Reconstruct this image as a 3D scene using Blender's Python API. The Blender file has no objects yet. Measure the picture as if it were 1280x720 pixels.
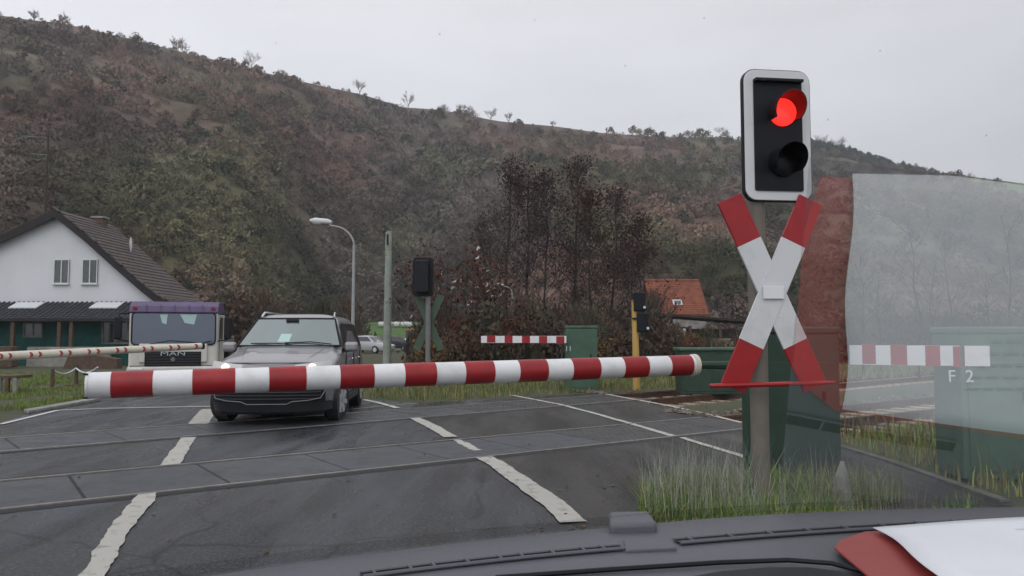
import bpy, bmesh, math, random
import numpy as np
from mathutils import Vector, Matrix, noise, Euler
random.seed(7); rng = np.random.default_rng(7)
sc = bpy.context.scene
COL = sc.collection
R = math.radians
# ------------------------------------------------------------------ camera
F = 960.0; PITCH = math.atan(60/F); EYE = Vector((0, 0, 1.4))
cam = bpy.data.cameras.new('camera'); cam.lens = 36*F/1280; cam.sensor_width = 36
cam.clip_start = 0.05; cam.clip_end = 5000
co = bpy.data.objects.new('camera', cam); COL.objects.link(co)
co.location = EYE; co.rotation_euler = (math.pi/2+PITCH, 0, 0); sc.camera = co
# ------------------------------------------------------------------ sky and light
SUN_EL, SUN_AZ = R(48), R(200)
w = bpy.data.worlds.new('World'); sc.world = w; w.use_nodes = True
nt = w.node_tree; bg = nt.nodes['Background']
sky = nt.nodes.new('ShaderNodeTexSky'); sky.sky_type = 'NISHITA'; sky.sun_disc = False
sky.sun_elevation = SUN_EL; sky.sun_rotation = SUN_AZ; sky.air_density = 1; sky.dust_density = 4
tc = nt.nodes.new('ShaderNodeTexCoord'); sp = nt.nodes.new('ShaderNodeSeparateXYZ')
nt.links.new(tc.outputs['Generated'], sp.inputs[0])
mr = nt.nodes.new('ShaderNodeMapRange'); mr.inputs[1].default_value = 0; mr.inputs[2].default_value = .5
nt.links.new(sp.outputs['Z'], mr.inputs[0])
cl = nt.nodes.new('ShaderNodeMix'); cl.data_type = 'RGBA'      # even cloud deck
cl.inputs[6].default_value = (7.0, 7.2, 7.8, 1); cl.inputs[7].default_value = (8.3, 8.35, 8.7, 1)
nt.links.new(mr.outputs[0], cl.inputs[0])
nz = nt.nodes.new('ShaderNodeTexNoise'); nz.inputs['Scale'].default_value = 2.2; nz.inputs['Detail'].default_value = 5
mp = nt.nodes.new('ShaderNodeMapping'); mp.inputs['Scale'].default_value = (1, 1, 3.5)
nt.links.new(tc.outputs['Generated'], mp.inputs[0]); nt.links.new(mp.outputs[0], nz.inputs['Vector'])
nr = nt.nodes.new('ShaderNodeMapRange'); nr.inputs[3].default_value = .90; nr.inputs[4].default_value = 1.09
nr.inputs[1].default_value = .3; nr.inputs[2].default_value = .7
nt.links.new(nz.outputs[0], nr.inputs[0])
ml = nt.nodes.new('ShaderNodeMix'); ml.data_type = 'RGBA'; ml.blend_type = 'MULTIPLY'; ml.inputs[0].default_value = 1
xr_ = nt.nodes.new('ShaderNodeMapRange'); xr_.inputs[1].default_value = -.6; xr_.inputs[2].default_value = .6; xr_.inputs[3].default_value = 1.27; xr_.inputs[4].default_value = 1.0
nt.links.new(sp.outputs['X'], xr_.inputs[0]); mm_ = nt.nodes.new('ShaderNodeMath'); mm_.operation = 'MULTIPLY'; nt.links.new(nr.outputs[0], mm_.inputs[0]); nt.links.new(xr_.outputs[0], mm_.inputs[1])
nt.links.new(cl.outputs[2], ml.inputs[6]); nt.links.new(mm_.outputs[0], ml.inputs[7])
mx = nt.nodes.new('ShaderNodeMix'); mx.data_type = 'RGBA'; mx.inputs[0].default_value = .93
nt.links.new(sky.outputs[0], mx.inputs[6]); nt.links.new(ml.outputs[2], mx.inputs[7])
nt.links.new(mx.outputs[2], bg.inputs[0]); bg.inputs[1].default_value = .1
sl = bpy.data.lights.new('sun', 'SUN'); sl.energy = .6; sl.angle = R(40); sl.color = (1, .97, .93)
so = bpy.data.objects.new('sun', sl); COL.objects.link(so)
sd = Vector((math.sin(SUN_AZ)*math.cos(SUN_EL), math.cos(SUN_AZ)*math.cos(SUN_EL), math.sin(SUN_EL)))
so.rotation_euler = sd.to_track_quat('Z', 'Y').to_euler()
sc.view_settings.view_transform = 'Standard'; sc.view_settings.look = 'None'
sc.view_settings.exposure = 0.0; sc.view_settings.gamma = 1
sc.cycles.max_bounces = 6; sc.cycles.diffuse_bounces = 2; sc.cycles.glossy_bounces = 3
sc.cycles.transparent_max_bounces = 12; sc.cycles.volume_bounces = 0

# ------------------------------------------------------------------ placing
FV = Vector((0, math.cos(PITCH), math.sin(PITCH))); UV = Vector((0, -math.sin(PITCH), math.cos(PITCH)))
def ray(px, py):
    d = FV*F + Vector((1, 0, 0))*(px-640) + UV*(360-py)
    return d/d.y
def at(px, py, Y): return EYE + ray(px, py)*Y
def g(px, py, z=0.0):
    d = ray(px, py); return EYE + d*((z-EYE.z)/d.z)

# ------------------------------------------------------------------ materials
def mat(name, col, rough=.7, metal=0, var=0, vscale=3, col2=None, bump=0, bscale=40, spec=.5, emit=None, estr=0, tint=False, rvar=0, stretch=None, coat=0, lo=.35, hi=.65):
    m = bpy.data.materials.new(name); m.use_nodes = True; n = m.node_tree; L = n.links
    b = n.nodes['Principled BSDF']; b.inputs['Roughness'].default_value = rough; b.inputs['Metallic'].default_value = metal
    b.inputs['Specular IOR Level'].default_value = spec; b.inputs['Base Color'].default_value = (*col, 1)
    if coat: b.inputs['Coat Weight'].default_value = coat
    if emit: b.inputs['Emission Color'].default_value = (*emit, 1); b.inputs['Emission Strength'].default_value = estr
    out = None
    t = n.nodes.new('ShaderNodeTexCoord'); vec = t.outputs['Object']
    if stretch:
        q = n.nodes.new('ShaderNodeMapping'); q.inputs['Scale'].default_value = stretch; L.new(vec, q.inputs[0]); vec = q.outputs[0]
    if var or col2:
        z = n.nodes.new('ShaderNodeTexNoise'); z.inputs['Scale'].default_value = vscale; z.inputs['Detail'].default_value = 6
        z.inputs['Roughness'].default_value = .65; L.new(vec, z.inputs['Vector'])
        r = n.nodes.new('ShaderNodeMapRange'); r.inputs[1].default_value = lo; r.inputs[2].default_value = hi; L.new(z.outputs[0], r.inputs[0])
        x = n.nodes.new('ShaderNodeMix'); x.data_type = 'RGBA'; L.new(r.outputs[0], x.inputs[0])
        c2 = col2 or tuple(max(0, c*(1-var)) for c in col); c1 = col if col2 else tuple(c*(1+var) for c in col)
        x.inputs[6].default_value = (*c1, 1); x.inputs[7].default_value = (*c2, 1); out = x.outputs[2]
        if rvar:
            rr = n.nodes.new('ShaderNodeMapRange'); rr.inputs[1].default_value = lo; rr.inputs[2].default_value = hi
            rr.inputs[3].default_value = max(.04, rough-rvar); rr.inputs[4].default_value = min(1, rough+rvar)
            L.new(z.outputs[0], rr.inputs[0]); L.new(rr.outputs[0], b.inputs['Roughness'])
    if tint:
        a = n.nodes.new('ShaderNodeAttribute'); a.attribute_name = 'tint'
        if out is None: out = a.outputs['Color']
        else:
            x = n.nodes.new('ShaderNodeMix'); x.data_type = 'RGBA'; x.blend_type = 'MULTIPLY'; x.inputs[0].default_value = 1
            L.new(out, x.inputs[6]); L.new(a.outputs['Color'], x.inputs[7]); out = x.outputs[2]
    if out is not None: L.new(out, b.inputs['Base Color'])
    if bump:
        z = n.nodes.new('ShaderNodeTexNoise'); z.inputs['Scale'].default_value = bscale; z.inputs['Detail'].default_value = 4; L.new(vec, z.inputs['Vector'])
        u = n.nodes.new('ShaderNodeBump'); u.inputs['Strength'].default_value = bump; u.inputs['Distance'].default_value = .02
        L.new(z.outputs[0], u.inputs['Height']); L.new(u.outputs[0], b.inputs['Normal'])
    return m
K = {}
K['ground'] = mat('ground', (.075, .07, .045), .95, col2=(.05, .065, .022), vscale=1.3, bump=.6, bscale=8)
K['verge'] = mat('verge', (.09, .075, .055), .95, col2=(.055, .07, .025), vscale=1.6, bump=.6, bscale=12)
K['white_boom'] = mat('white_boom', (.76, .77, .79), .4, col2=(.50, .50, .49), vscale=3.5, bump=.05, bscale=20, coat=.15, lo=.5, hi=.85)
K['red_boom'] = mat('red_boom', (.30, .012, .016), .45, var=.16, vscale=6, bump=.05, bscale=20)
K['cream'] = mat('cream', (.64, .60, .50), .5, var=.08, vscale=4)
K['reflector'] = mat('reflector', (.30, .03, .02), .3)
K['green_box'] = mat('green_box', (.055, .115, .075), .6, var=.18, vscale=3, bump=.08, bscale=30)
K['green_dark'] = mat('green_dark', (.022, .05, .034), .6, var=.2, vscale=3)
K['green_sign'] = mat('green_sign', (.06, .10, .065), .6, var=.15, vscale=5)
K['galv'] = mat('galv', (.19, .19, .19), .55, .3, var=.15, vscale=9, bump=.05)
K['post'] = mat('post', (.20, .165, .13), .65, .1, var=.2, vscale=5, col2=(.14, .135, .12))
K['lamp_pole'] = mat('lamp_pole', (.34, .36, .35), .6, var=.1, vscale=4)
K['concrete_pole'] = mat('concrete_pole', (.27, .30, .26), .85, var=.2, vscale=2.5, bump=.2, bscale=15)
K['black'] = mat('black', (.009, .010, .014), .5, var=.2, vscale=6, spec=.25)
K['black_gloss'] = mat('black_gloss', (.006, .007, .010), .4, spec=.2)
K['sign_white'] = mat('sign_white', (.66, .68, .70), .35, col2=(.53, .55, .55), vscale=4, lo=.5, hi=.8)
K['sign_red'] = mat('sign_red', (.33, .008, .012), .35, var=.12, vscale=6)
K['plaque'] = mat('plaque', (.78, .8, .83), .4)
K['wood_post'] = mat('wood_post', (.52, .33, .10), .7, var=.15, vscale=8, stretch=(1, 1, .1))
K['wood_dark'] = mat('wood_dark', (.10, .065, .045), .85, var=.3, vscale=6, bump=.2)
K['rail'] = mat('rail', (.46, .43, .40), .30, .8, var=.2, vscale=8)
K['rail_rust'] = mat('rail_rust', (.10, .055, .035), .8, .2, var=.3, vscale=8)
K['sleeper'] = mat('sleeper', (.34, .27, .19), .9, var=.25, vscale=6, bump=.2)
K['ballast'] = mat('ballast', (.13, .11, .095), .95, var=.35, vscale=6, bump=.8, bscale=12)
K['stone'] = mat('stone', (.16, .135, .115), .95, var=.45, vscale=12)
K['paint'] = mat('paint', (.44, .43, .39), .6, col2=(.12, .118, .115), vscale=9, bump=.15, bscale=60, lo=.54, hi=.74)
K['paint_new'] = mat('paint_new', (.60, .60, .58), .55, var=.1, vscale=8)
K['kerb'] = mat('kerb', (.27, .27, .25), .9, var=.25, vscale=5, bump=.2)
K['kerb_worn'] = mat('kerb_worn', (.16, .155, .14), .9, col2=(.07, .075, .05), vscale=3, bump=.3)
K['house_white'] = mat('house_white', (.68, .70, .735), .9, var=.04, vscale=.6, bump=.1, bscale=30)
K['teal'] = mat('teal', (.012, .115, .10), .8, var=.3, vscale=1.2)
K['roof_dark'] = mat('roof_dark', (.085, .065, .06), .8, var=.35, vscale=4, bump=.3, bscale=15)
K['roof_slate'] = mat('roof_slate', (.040, .042, .055), .6, var=.3, vscale=4, bump=.2, bscale=20)
K['verge_board'] = mat('verge_board', (.022, .018, .02), .8)
K['glass_dark'] = mat('glass_dark', (.03, .04, .045), .12, spec=.8)
K['window_dim'] = mat('window_dim', (.10, .12, .12), .3, var=.2, vscale=3)
K['frame_white'] = mat('frame_white', (.66, .68, .70), .6)
K['brick'] = mat('brick', (.12, .075, .06), .9, var=.3, vscale=6)
K['roof_red'] = mat('roof_red', (.23, .072, .04), .8, var=.25, vscale=2.2, bump=.3, bscale=14)
K['wall_grey'] = mat('wall_grey', (.28, .27, .25), .9, var=.3, vscale=2)
K['wall_stone'] = mat('wall_stone', (.20, .17, .13), .95, var=.35, vscale=3)
K['roof_brown'] = mat('roof_brown', (.045, .03, .025), .9, var=.3, vscale=2)
K['car_grey'] = mat('car_grey', (.29, .28, .295), .34, .5, coat=.6, var=.04, vscale=2)
K['plastic'] = mat('plastic', (.028, .029, .034), .5)
K['tyre'] = mat('tyre', (.014, .014, .015), .85)
K['alloy'] = mat('alloy', (.62, .63, .65), .35, .5)
K['chrome'] = mat('chrome', (.65, .66, .68), .15, 1)
K['lamp_glass'] = mat('lamp_glass', (.55, .55, .54), .12, .3)
K['lamp_on'] = mat('lamp_on', (1, .9, .7), .3, emit=(1, .82, .55), estr=2.6)
K['truck_white'] = mat('truck_white', (.62, .60, .55), .45, var=.06, vscale=2, coat=.3)
K['purple'] = mat('purple', (.080, .050, .135), .45, var=.1, vscale=2)
K['silver_car'] = mat('silver_car', (.50, .51, .53), .35, .3)
K['dark_car'] = mat('dark_car', (.03, .035, .045), .3)
K['orange'] = mat('orange', (.60, .10, .02), .6)
K['van_white'] = mat('van_white', (.70, .72, .75), .45)
K['bale'] = mat('bale', (.62, .64, .62), .6, var=.1, vscale=3)
K['pale_cloth'] = mat('pale_cloth', (.45, .62, .60), .8)
K['paper'] = mat('paper', (.80, .82, .86), .7, var=.03, vscale=6)
K['folder'] = mat('folder', (.31, .050, .043), .5, var=.12, vscale=5)
K['ink'] = mat('ink', (.66, .68, .72), .8)
K['lens_off'] = mat('lens_off', (.008, .008, .01), .3, spec=.2)
K['lens_on'] = mat('lens_on', (.5, .02, .02), .3, emit=(1, .02, .014), estr=1.9)
K['visor_lit_red'] = mat('visor_lit_red', (.022, .006, .008), .45)  # dark visor with the lit lamp's red glow put into its colour
K['bark'] = mat('bark', (.040, .032, .028), .9, var=.3, vscale=8)
K['bark_pale'] = mat('bark_pale', (.13, .115, .105), .9, var=.3, vscale=4)
K['twig'] = mat('twig', (.060, .040, .038), .9)
K['tinted'] = mat('tinted', (1, 1, 1), .95, tint=True, spec=.15)
K['hill_soil'] = mat('hill_soil', (.9, .9, .9), .97, tint=True, spec=.1, var=.22, vscale=.25, bump=.5, bscale=.8)
K['meadow'] = mat('meadow', (.075, .15, .035), .95, var=.2, vscale=.3, bump=.4, bscale=3)
K['straw'] = mat('straw', (.30, .22, .10), .9)

def soften(m, k=.62, up=(0, -.3, .9)):
    n = m.node_tree; L = n.links; b = n.nodes['Principled BSDF']; ge = n.nodes.new('ShaderNodeNewGeometry')
    x = n.nodes.new('ShaderNodeMix'); x.data_type = 'VECTOR'; x.inputs[0].default_value = k; L.new(ge.outputs['Normal'], x.inputs[4]); x.inputs[5].default_value = up
    v = n.nodes.new('ShaderNodeVectorMath'); v.operation = 'NORMALIZE'; L.new(x.outputs[1], v.inputs[0]); L.new(v.outputs[0], b.inputs['Normal']); return m
K['scrub'] = soften(mat('scrub', (1, 1, 1), 1, tint=True, spec=0)); K['grass_blade'] = soften(mat('grass_blade', (1, 1, 1), .8, tint=True, spec=.2), .5)
def dash_material():
    m = mat('dash_plastic', (.100, .104, .120), .55, var=.05, vscale=3)
    n = m.node_tree; b = n.nodes['Principled BSDF']; t = n.nodes.new('ShaderNodeTexCoord')
    v = n.nodes.new('ShaderNodeTexVoronoi'); v.inputs['Scale'].default_value = 420; n.links.new(t.outputs['Object'], v.inputs['Vector'])
    u = n.nodes.new('ShaderNodeBump'); u.inputs['Strength'].default_value = .35; u.inputs['Distance'].default_value = .00075
    n.links.new(v.outputs['Distance'], u.inputs['Height']); n.links.new(u.outputs[0], b.inputs['Normal']); return m
K['dash'] = dash_material()

def asphalt_material(name='wet_asphalt', ca=(.044, .048, .058), cb=(.042, .036, .031), r0=.16, r1=.52, spec=.5):
    m = bpy.data.materials.new(name); m.use_nodes = True; n = m.node_tree; L = n.links; b = n.nodes['Principled BSDF']
    t = n.nodes.new('ShaderNodeTexCoord')
    def noi(s, d=5, st=None):
        z = n.nodes.new('ShaderNodeTexNoise'); z.inputs['Scale'].default_value = s; z.inputs['Detail'].default_value = d
        v = t.outputs['Object']
        if st:
            q = n.nodes.new('ShaderNodeMapping'); q.inputs['Scale'].default_value = st; q.inputs['Rotation'].default_value = (0, 0, R(-10)); L.new(v, q.inputs[0]); v = q.outputs[0]
        L.new(v, z.inputs['Vector']); return z.outputs[0]
    def ramp(s, a, c, lo, hi):
        r = n.nodes.new('ShaderNodeMapRange'); r.inputs[1].default_value = a; r.inputs[2].default_value = c; r.inputs[3].default_value = lo; r.inputs[4].default_value = hi
        L.new(s, r.inputs[0]); return r.outputs[0]
    def mixc(f, a, c, mode='MIX'):
        x = n.nodes.new('ShaderNodeMix'); x.data_type = 'RGBA'; x.blend_type = mode
        if isinstance(f, float): x.inputs[0].default_value = f
        else: L.new(f, x.inputs[0])
        for k, s in ((6, a), (7, c)):
            if isinstance(s, tuple): x.inputs[k].default_value = (*s, 1)
            else: L.new(s, x.inputs[k])
        return x.outputs[2]
    big = noi(.35, 6, (1, .45, 1)); fine = noi(38, 4); mid = noi(1.9, 6, (1.5, .22, 1))
    c = mixc(ramp(big, .4, .62, 0, 1), ca, cb)
    c = mixc(ramp(mid, .38, .66, 0, .85), c, (.011, .011, .013))
    c = mixc(ramp(fine, .48, .74, 0, .85), c, (.115, .112, .105))
    vo = n.nodes.new('ShaderNodeTexVoronoi'); vo.feature = 'DISTANCE_TO_EDGE'; vo.inputs['Scale'].default_value = .45
    wv = n.nodes.new('ShaderNodeTexNoise'); wv.inputs['Scale'].default_value = 1.6; L.new(t.outputs['Object'], wv.inputs['Vector'])
    ad = n.nodes.new('ShaderNodeMix'); ad.data_type = 'RGBA'; ad.inputs[0].default_value = .35; L.new(t.outputs['Object'], ad.inputs[6]); L.new(wv.outputs['Color'], ad.inputs[7]); L.new(ad.outputs[2], vo.inputs['Vector'])
    c = mixc(ramp(vo.outputs['Distance'], 0, .010, .85, 0), c, (.010, .010, .011))
    L.new(c, b.inputs['Base Color'])
    wet = ramp(noi(.9, 5, (1.5, .3, 1)), .40, .60, r0, r1)
    L.new(wet, b.inputs['Roughness']); b.inputs['Specular IOR Level'].default_value = spec
    u = n.nodes.new('ShaderNodeBump'); u.inputs['Strength'].default_value = .5; u.inputs['Distance'].default_value = .006
    L.new(noi(140, 3), u.inputs['Height']); L.new(u.outputs[0], b.inputs['Normal']); return m
K['asphalt'] = asphalt_material(ca=(.040, .050, .070), cb=(.028, .027, .028), r0=.12, r1=.6, spec=.45)
K['asphalt_patch'] = asphalt_material('dry_asphalt', (.030, .026, .023), (.040, .033, .027), .40, .70, .28)
def panel_material(name, studs):
    m = mat(name, (.052, .056, .066) if not studs else (.045, .043, .044), .42, var=.22, vscale=2.2, rvar=.12)
    n = m.node_tree; L = n.links; b = n.nodes['Principled BSDF']; t = n.nodes.new('ShaderNodeTexCoord')
    u = n.nodes.new('ShaderNodeBump'); u.inputs['Distance'].default_value = .01
    if studs:
        a = n.nodes.new('ShaderNodeTexVoronoi'); a.inputs['Scale'].default_value = 11; a.inputs['Randomness'].default_value = .05
        L.new(t.outputs['Object'], a.inputs['Vector']); L.new(a.outputs['Distance'], u.inputs['Height']); u.inputs['Strength'].default_value = 1; u.inputs['Distance'].default_value = .05
    else:
        a = n.nodes.new('ShaderNodeTexNoise'); a.inputs['Scale'].default_value = 60; L.new(t.outputs['Object'], a.inputs['Vector']); L.new(a.outputs[0], u.inputs['Height']); u.inputs['Strength'].default_value = .25
    L.new(u.outputs[0], b.inputs['Normal']); return m
K['panel'] = panel_material('crossing_panel', False); K['panel_studs'] = panel_material('crossing_panel_studded', True)
def reflective(name, col, fac, rough=.05, tr=(.02, .025, .03)):
    m = bpy.data.materials.new(name); m.use_nodes = True; n = m.node_tree; b = n.nodes['Principled BSDF']
    gl = n.nodes.new('ShaderNodeBsdfGlossy'); gl.inputs['Roughness'].default_value = rough; gl.inputs['Color'].default_value = (*col, 1)
    b.inputs['Base Color'].default_value = (*tr, 1); b.inputs['Roughness'].default_value = .3
    x = n.nodes.new('ShaderNodeMixShader'); x.inputs[0].default_value = fac
    n.links.new(b.outputs[0], x.inputs[1]); n.links.new(gl.outputs[0], x.inputs[2]); n.links.new(x.outputs[0], n.nodes['Material Output'].inputs[0]); return m
K['screen_car'] = reflective('screen_car', (.80, .92, .92), .25, .05, (.07, .085, .085))
K['screen_truck'] = reflective('screen_truck', (.7, .8, .95), .14, .05, (.02, .028, .045))
K['side_glass'] = reflective('side_glass', (.8, .85, .9), .12, .05, (.012, .013, .016))
def clear_glass():
    m = bpy.data.materials.new('clear_glass'); m.use_nodes = True; n = m.node_tree
    n.nodes.remove(n.nodes['Principled BSDF']); t = n.nodes.new('ShaderNodeBsdfTransparent'); n.links.new(t.outputs[0], n.nodes['Material Output'].inputs[0]); return m
K['clear_glass'] = clear_glass()
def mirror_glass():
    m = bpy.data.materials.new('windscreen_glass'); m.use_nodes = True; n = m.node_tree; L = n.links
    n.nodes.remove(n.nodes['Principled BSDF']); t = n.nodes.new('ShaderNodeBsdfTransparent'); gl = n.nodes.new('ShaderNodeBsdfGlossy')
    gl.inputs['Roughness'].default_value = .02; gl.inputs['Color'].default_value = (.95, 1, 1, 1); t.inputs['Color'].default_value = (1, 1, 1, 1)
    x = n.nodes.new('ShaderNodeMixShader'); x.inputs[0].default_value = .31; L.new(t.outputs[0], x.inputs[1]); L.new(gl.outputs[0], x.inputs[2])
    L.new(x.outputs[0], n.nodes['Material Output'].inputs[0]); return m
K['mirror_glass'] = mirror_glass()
def frit_material():
    m = bpy.data.materials.new('dirt_band'); m.use_nodes = True; n = m.node_tree; L = n.links; b = n.nodes['Principled BSDF']
    b.inputs['Base Color'].default_value = (.05, .05, .045, 1); b.inputs['Roughness'].default_value = .9
    t = n.nodes.new('ShaderNodeTexCoord'); z = n.nodes.new('ShaderNodeTexNoise'); z.inputs['Scale'].default_value = 520; z.inputs['Detail'].default_value = 3
    L.new(t.outputs['Object'], z.inputs['Vector']); r = n.nodes.new('ShaderNodeMapRange'); r.inputs[1].default_value = .42; r.inputs[2].default_value = .62; r.inputs[3].default_value = .05; r.inputs[4].default_value = .42
    L.new(z.outputs[0], r.inputs[0]); L.new(r.outputs[0], b.inputs['Alpha']); return m
K['frit'] = frit_material()

# ------------------------------------------------------------------ building helpers
def props(o, label=None, cat=None, group=None, kind=None):
    if label: o['label'] = label
    if cat: o['category'] = cat
    if group: o['group'] = group
    if kind: o['kind'] = kind
    return o
def thing(name, label, cat, loc=(0, 0, 0), rz=0, group=None):
    o = bpy.data.objects.new(name, None); COL.objects.link(o); o.empty_display_size = .2
    o.location = loc; o.rotation_euler = (0, 0, rz); return props(o, label, cat, group)
def rootloc(p):
    v = Vector((0, 0, 0))
    while p is not None: v += p.location; p = p.parent
    return v
class MB:
    def __init__(s): s.v = []; s.f = []
    def add(s, vs, fs):
        k = len(s.v); s.v += [tuple(v) for v in vs]; s.f += [tuple(i+k for i in f) for f in fs]; return s
    def box(s, c, d, rot=None):
        c = Vector(c); hx, hy, hz = d[0]/2, d[1]/2, d[2]/2
        vs = [Vector((x, y, z)) for z in (-hz, hz) for y in (-hy, hy) for x in (-hx, hx)]
        if rot is not None:
            m = rot if isinstance(rot, Matrix) else Euler(rot).to_matrix(); vs = [m @ v for v in vs]
        return s.add([c+v for v in vs], [(0, 2, 3, 1), (4, 5, 7, 6), (0, 1, 5, 4), (2, 6, 7, 3), (0, 4, 6, 2), (1, 3, 7, 5)])
    def tube(s, pts, rad, n=8, caps=True):
        pts = [Vector(p) for p in pts]; rad = rad if isinstance(rad, (list, tuple)) else [rad]*len(pts); vs = []
        for i, p in enumerate(pts):
            d = (pts[min(i+1, len(pts)-1)]-pts[max(i-1, 0)]).normalized()
            a = d.cross(Vector((0, 0, 1))); a = a.normalized() if a.length > .01 else Vector((1, 0, 0)); b = a.cross(d)
            for k in range(n):
                t = 2*math.pi*k/n; vs.append(p+(a*math.cos(t)+b*math.sin(t))*rad[i])
        fs = [(i*n+k, i*n+(k+1) % n, (i+1)*n+(k+1) % n, (i+1)*n+k) for i in range(len(pts)-1) for k in range(n)]
        if caps: fs += [tuple(reversed(range(n))), tuple(range((len(pts)-1)*n, len(pts)*n))]
        return s.add(vs, fs)
    def prism(s, poly, ext):
        n = len(poly); e = Vector(ext); vs = [Vector(p) for p in poly]+[Vector(p)+e for p in poly]
        return s.add(vs, [tuple(range(n)), tuple(reversed(range(n, 2*n)))]+[(i, i+n, (i+1) % n+n, (i+1) % n) for i in range(n)])
    def grid(s, rows, close=False):
        n = len(rows[0]); m = len(rows); vs = [p for r in rows for p in r]
        fs = [(i*n+k, i*n+(k+1) % n, (i+1)*n+(k+1) % n, (i+1)*n+k) for i in range(m-1) for k in range(n if close else n-1)]
        return s.add(vs, fs)
    def obj(s, name, m, parent=None, world=True, smooth=False, bev=0, label=None, cat=None, group=None, kind=None, seg=2, loc=None):
        off = rootloc(parent) if (world and parent is not None) else (Vector(loc) if loc is not None else Vector((0, 0, 0)))
        me = bpy.data.meshes.new(name); me.from_pydata([(v[0]-off.x, v[1]-off.y, v[2]-off.z) for v in s.v], [], s.f)
        me.materials.append(K[m] if isinstance(m, str) else m)
        bm = bmesh.new(); bm.from_mesh(me); bmesh.ops.recalc_face_normals(bm, faces=bm.faces); bm.to_mesh(me); bm.free()
        if smooth:
            me.polygons.foreach_set('use_smooth', [True]*len(me.polygons)); me.set_sharp_from_angle(angle=R(40))
        o = bpy.data.objects.new(name, me); COL.objects.link(o); o.parent = parent
        if parent is None and loc is not None: o.location = loc
        if bev:
            b = o.modifiers.new('bevel', 'BEVEL'); b.width = bev; b.segments = seg; b.limit_method = 'ANGLE'; b.angle_limit = R(35)
        return props(o, label, cat, group, kind)
def npmesh(name, V, k, m, tint=None, parent=None, label=None, cat=None, kind=None, group=None, smooth=False):
    V = np.asarray(V, np.float32); n = len(V); me = bpy.data.meshes.new(name); me.vertices.add(n); me.vertices.foreach_set('co', V.ravel())
    nf = n//k; me.loops.add(n); me.loops.foreach_set('vertex_index', np.arange(n, dtype=np.int32))
    me.polygons.add(nf); me.polygons.foreach_set('loop_start', np.arange(0, n, k, dtype=np.int32)); me.polygons.foreach_set('loop_total', np.full(nf, k, np.int32))
    me.update(calc_edges=True); me.materials.append(K[m] if isinstance(m, str) else m)
    if tint is not None:
        a = me.color_attributes.new('tint', 'FLOAT_COLOR', 'POINT'); c = np.ones((n, 4), np.float32); c[:, :3] = tint; a.data.foreach_set('color', c.ravel())
    o = bpy.data.objects.new(name, me); COL.objects.link(o); o.parent = parent; return props(o, label, cat, group, kind)
def copy_tree(o, parent=None):
    c = o.copy(); COL.objects.link(c); c.parent = parent
    for ch in o.children: copy_tree(ch, c)
    return c
def text(s, size, loc, rot, m, parent, name='lettering', ext=.002, sx=1):
    cu = bpy.data.curves.new(name, 'FONT'); cu.body = s; cu.size = size; cu.extrude = ext; cu.align_x = 'CENTER'; cu.align_y = 'CENTER'; cu.materials.append(K[m])
    tmp = bpy.data.objects.new(name, cu); me = bpy.data.meshes.new_from_object(tmp); bpy.data.objects.remove(tmp); me.name = name
    o = bpy.data.objects.new(name, me); COL.objects.link(o); o.parent = parent; o.location = loc; o.rotation_euler = rot; o.scale = (sx, 1, 1); return o
def inpoly(P, poly):
    x, y = P[:, 0], P[:, 1]; c = np.zeros(len(P), bool); n = len(poly)
    for i in range(n):
        x1, y1 = poly[i][:2]; x2, y2 = poly[(i+1) % n][:2]
        if y1 == y2: continue
        c ^= ((y1 > y) != (y2 > y)) & (x < (x2-x1)*(y-y1)/(y2-y1)+x1)
    return c

# ------------------------------------------------------------------ track lines
DA = Vector((math.cos(R(35.2)), math.sin(R(35.2)), 0)); A0 = Vector((-4.98, 7.47, 0))
DB = Vector((math.cos(R(40.3)), math.sin(R(40.3)), 0)); B0 = Vector((-7.06, 10.55, 0))
GA = 1.46
def nrm(d): return Vector((-d.y, d.x, 0))
def tp(P, D, s, off): return P + D*s + nrm(D)*off          # off 0 = far rail, -GA = near rail
EDGE = [g(755, 492), g(930, 530), g(1035, 555), g(1110, 578), g(1250, 628)]
def edge_x(y):          # right border of the tarmac as x(y)
    pts = [(p.y, p.x) for p in EDGE][::-1]
    return float(np.interp(y, [p[0] for p in pts], [p[1] for p in pts]))
def ground_h(x, y):
    h = 0.0
    if x > edge_x(y) - .02 and 8 < y < 60:
        for P, D in ((A0, DA), (B0, DB)):
            d = (Vector((x, y, 0))-P).dot(nrm(D)) + GA/2
            k = max(0, 1-max(0, abs(d)-1.5)/.7); h = min(h, -.2*k)
        h *= min(1, (x-edge_x(y)+.05)/.5)
    return h
xs = np.concatenate([[-740, -400, -200, -100, -60, -30], np.arange(-15, 24, .35), [27, 32, 40, 60, 100, 200, 400, 740]])
ys = np.concatenate([[-70, -30, -10], np.arange(-2, 34, .35), [36, 40, 46, 55, 70, 100, 160, 300, 670]])
rows = [[(x, y, ground_h(x, y)-.004 + (0.0 if (x < -12 or x > 24) else 0)) for x in xs] for y in ys]
MB().grid(rows).obj('ground', 'ground', kind='structure', smooth=True, label='flat brown and green earth around the crossing')

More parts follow.
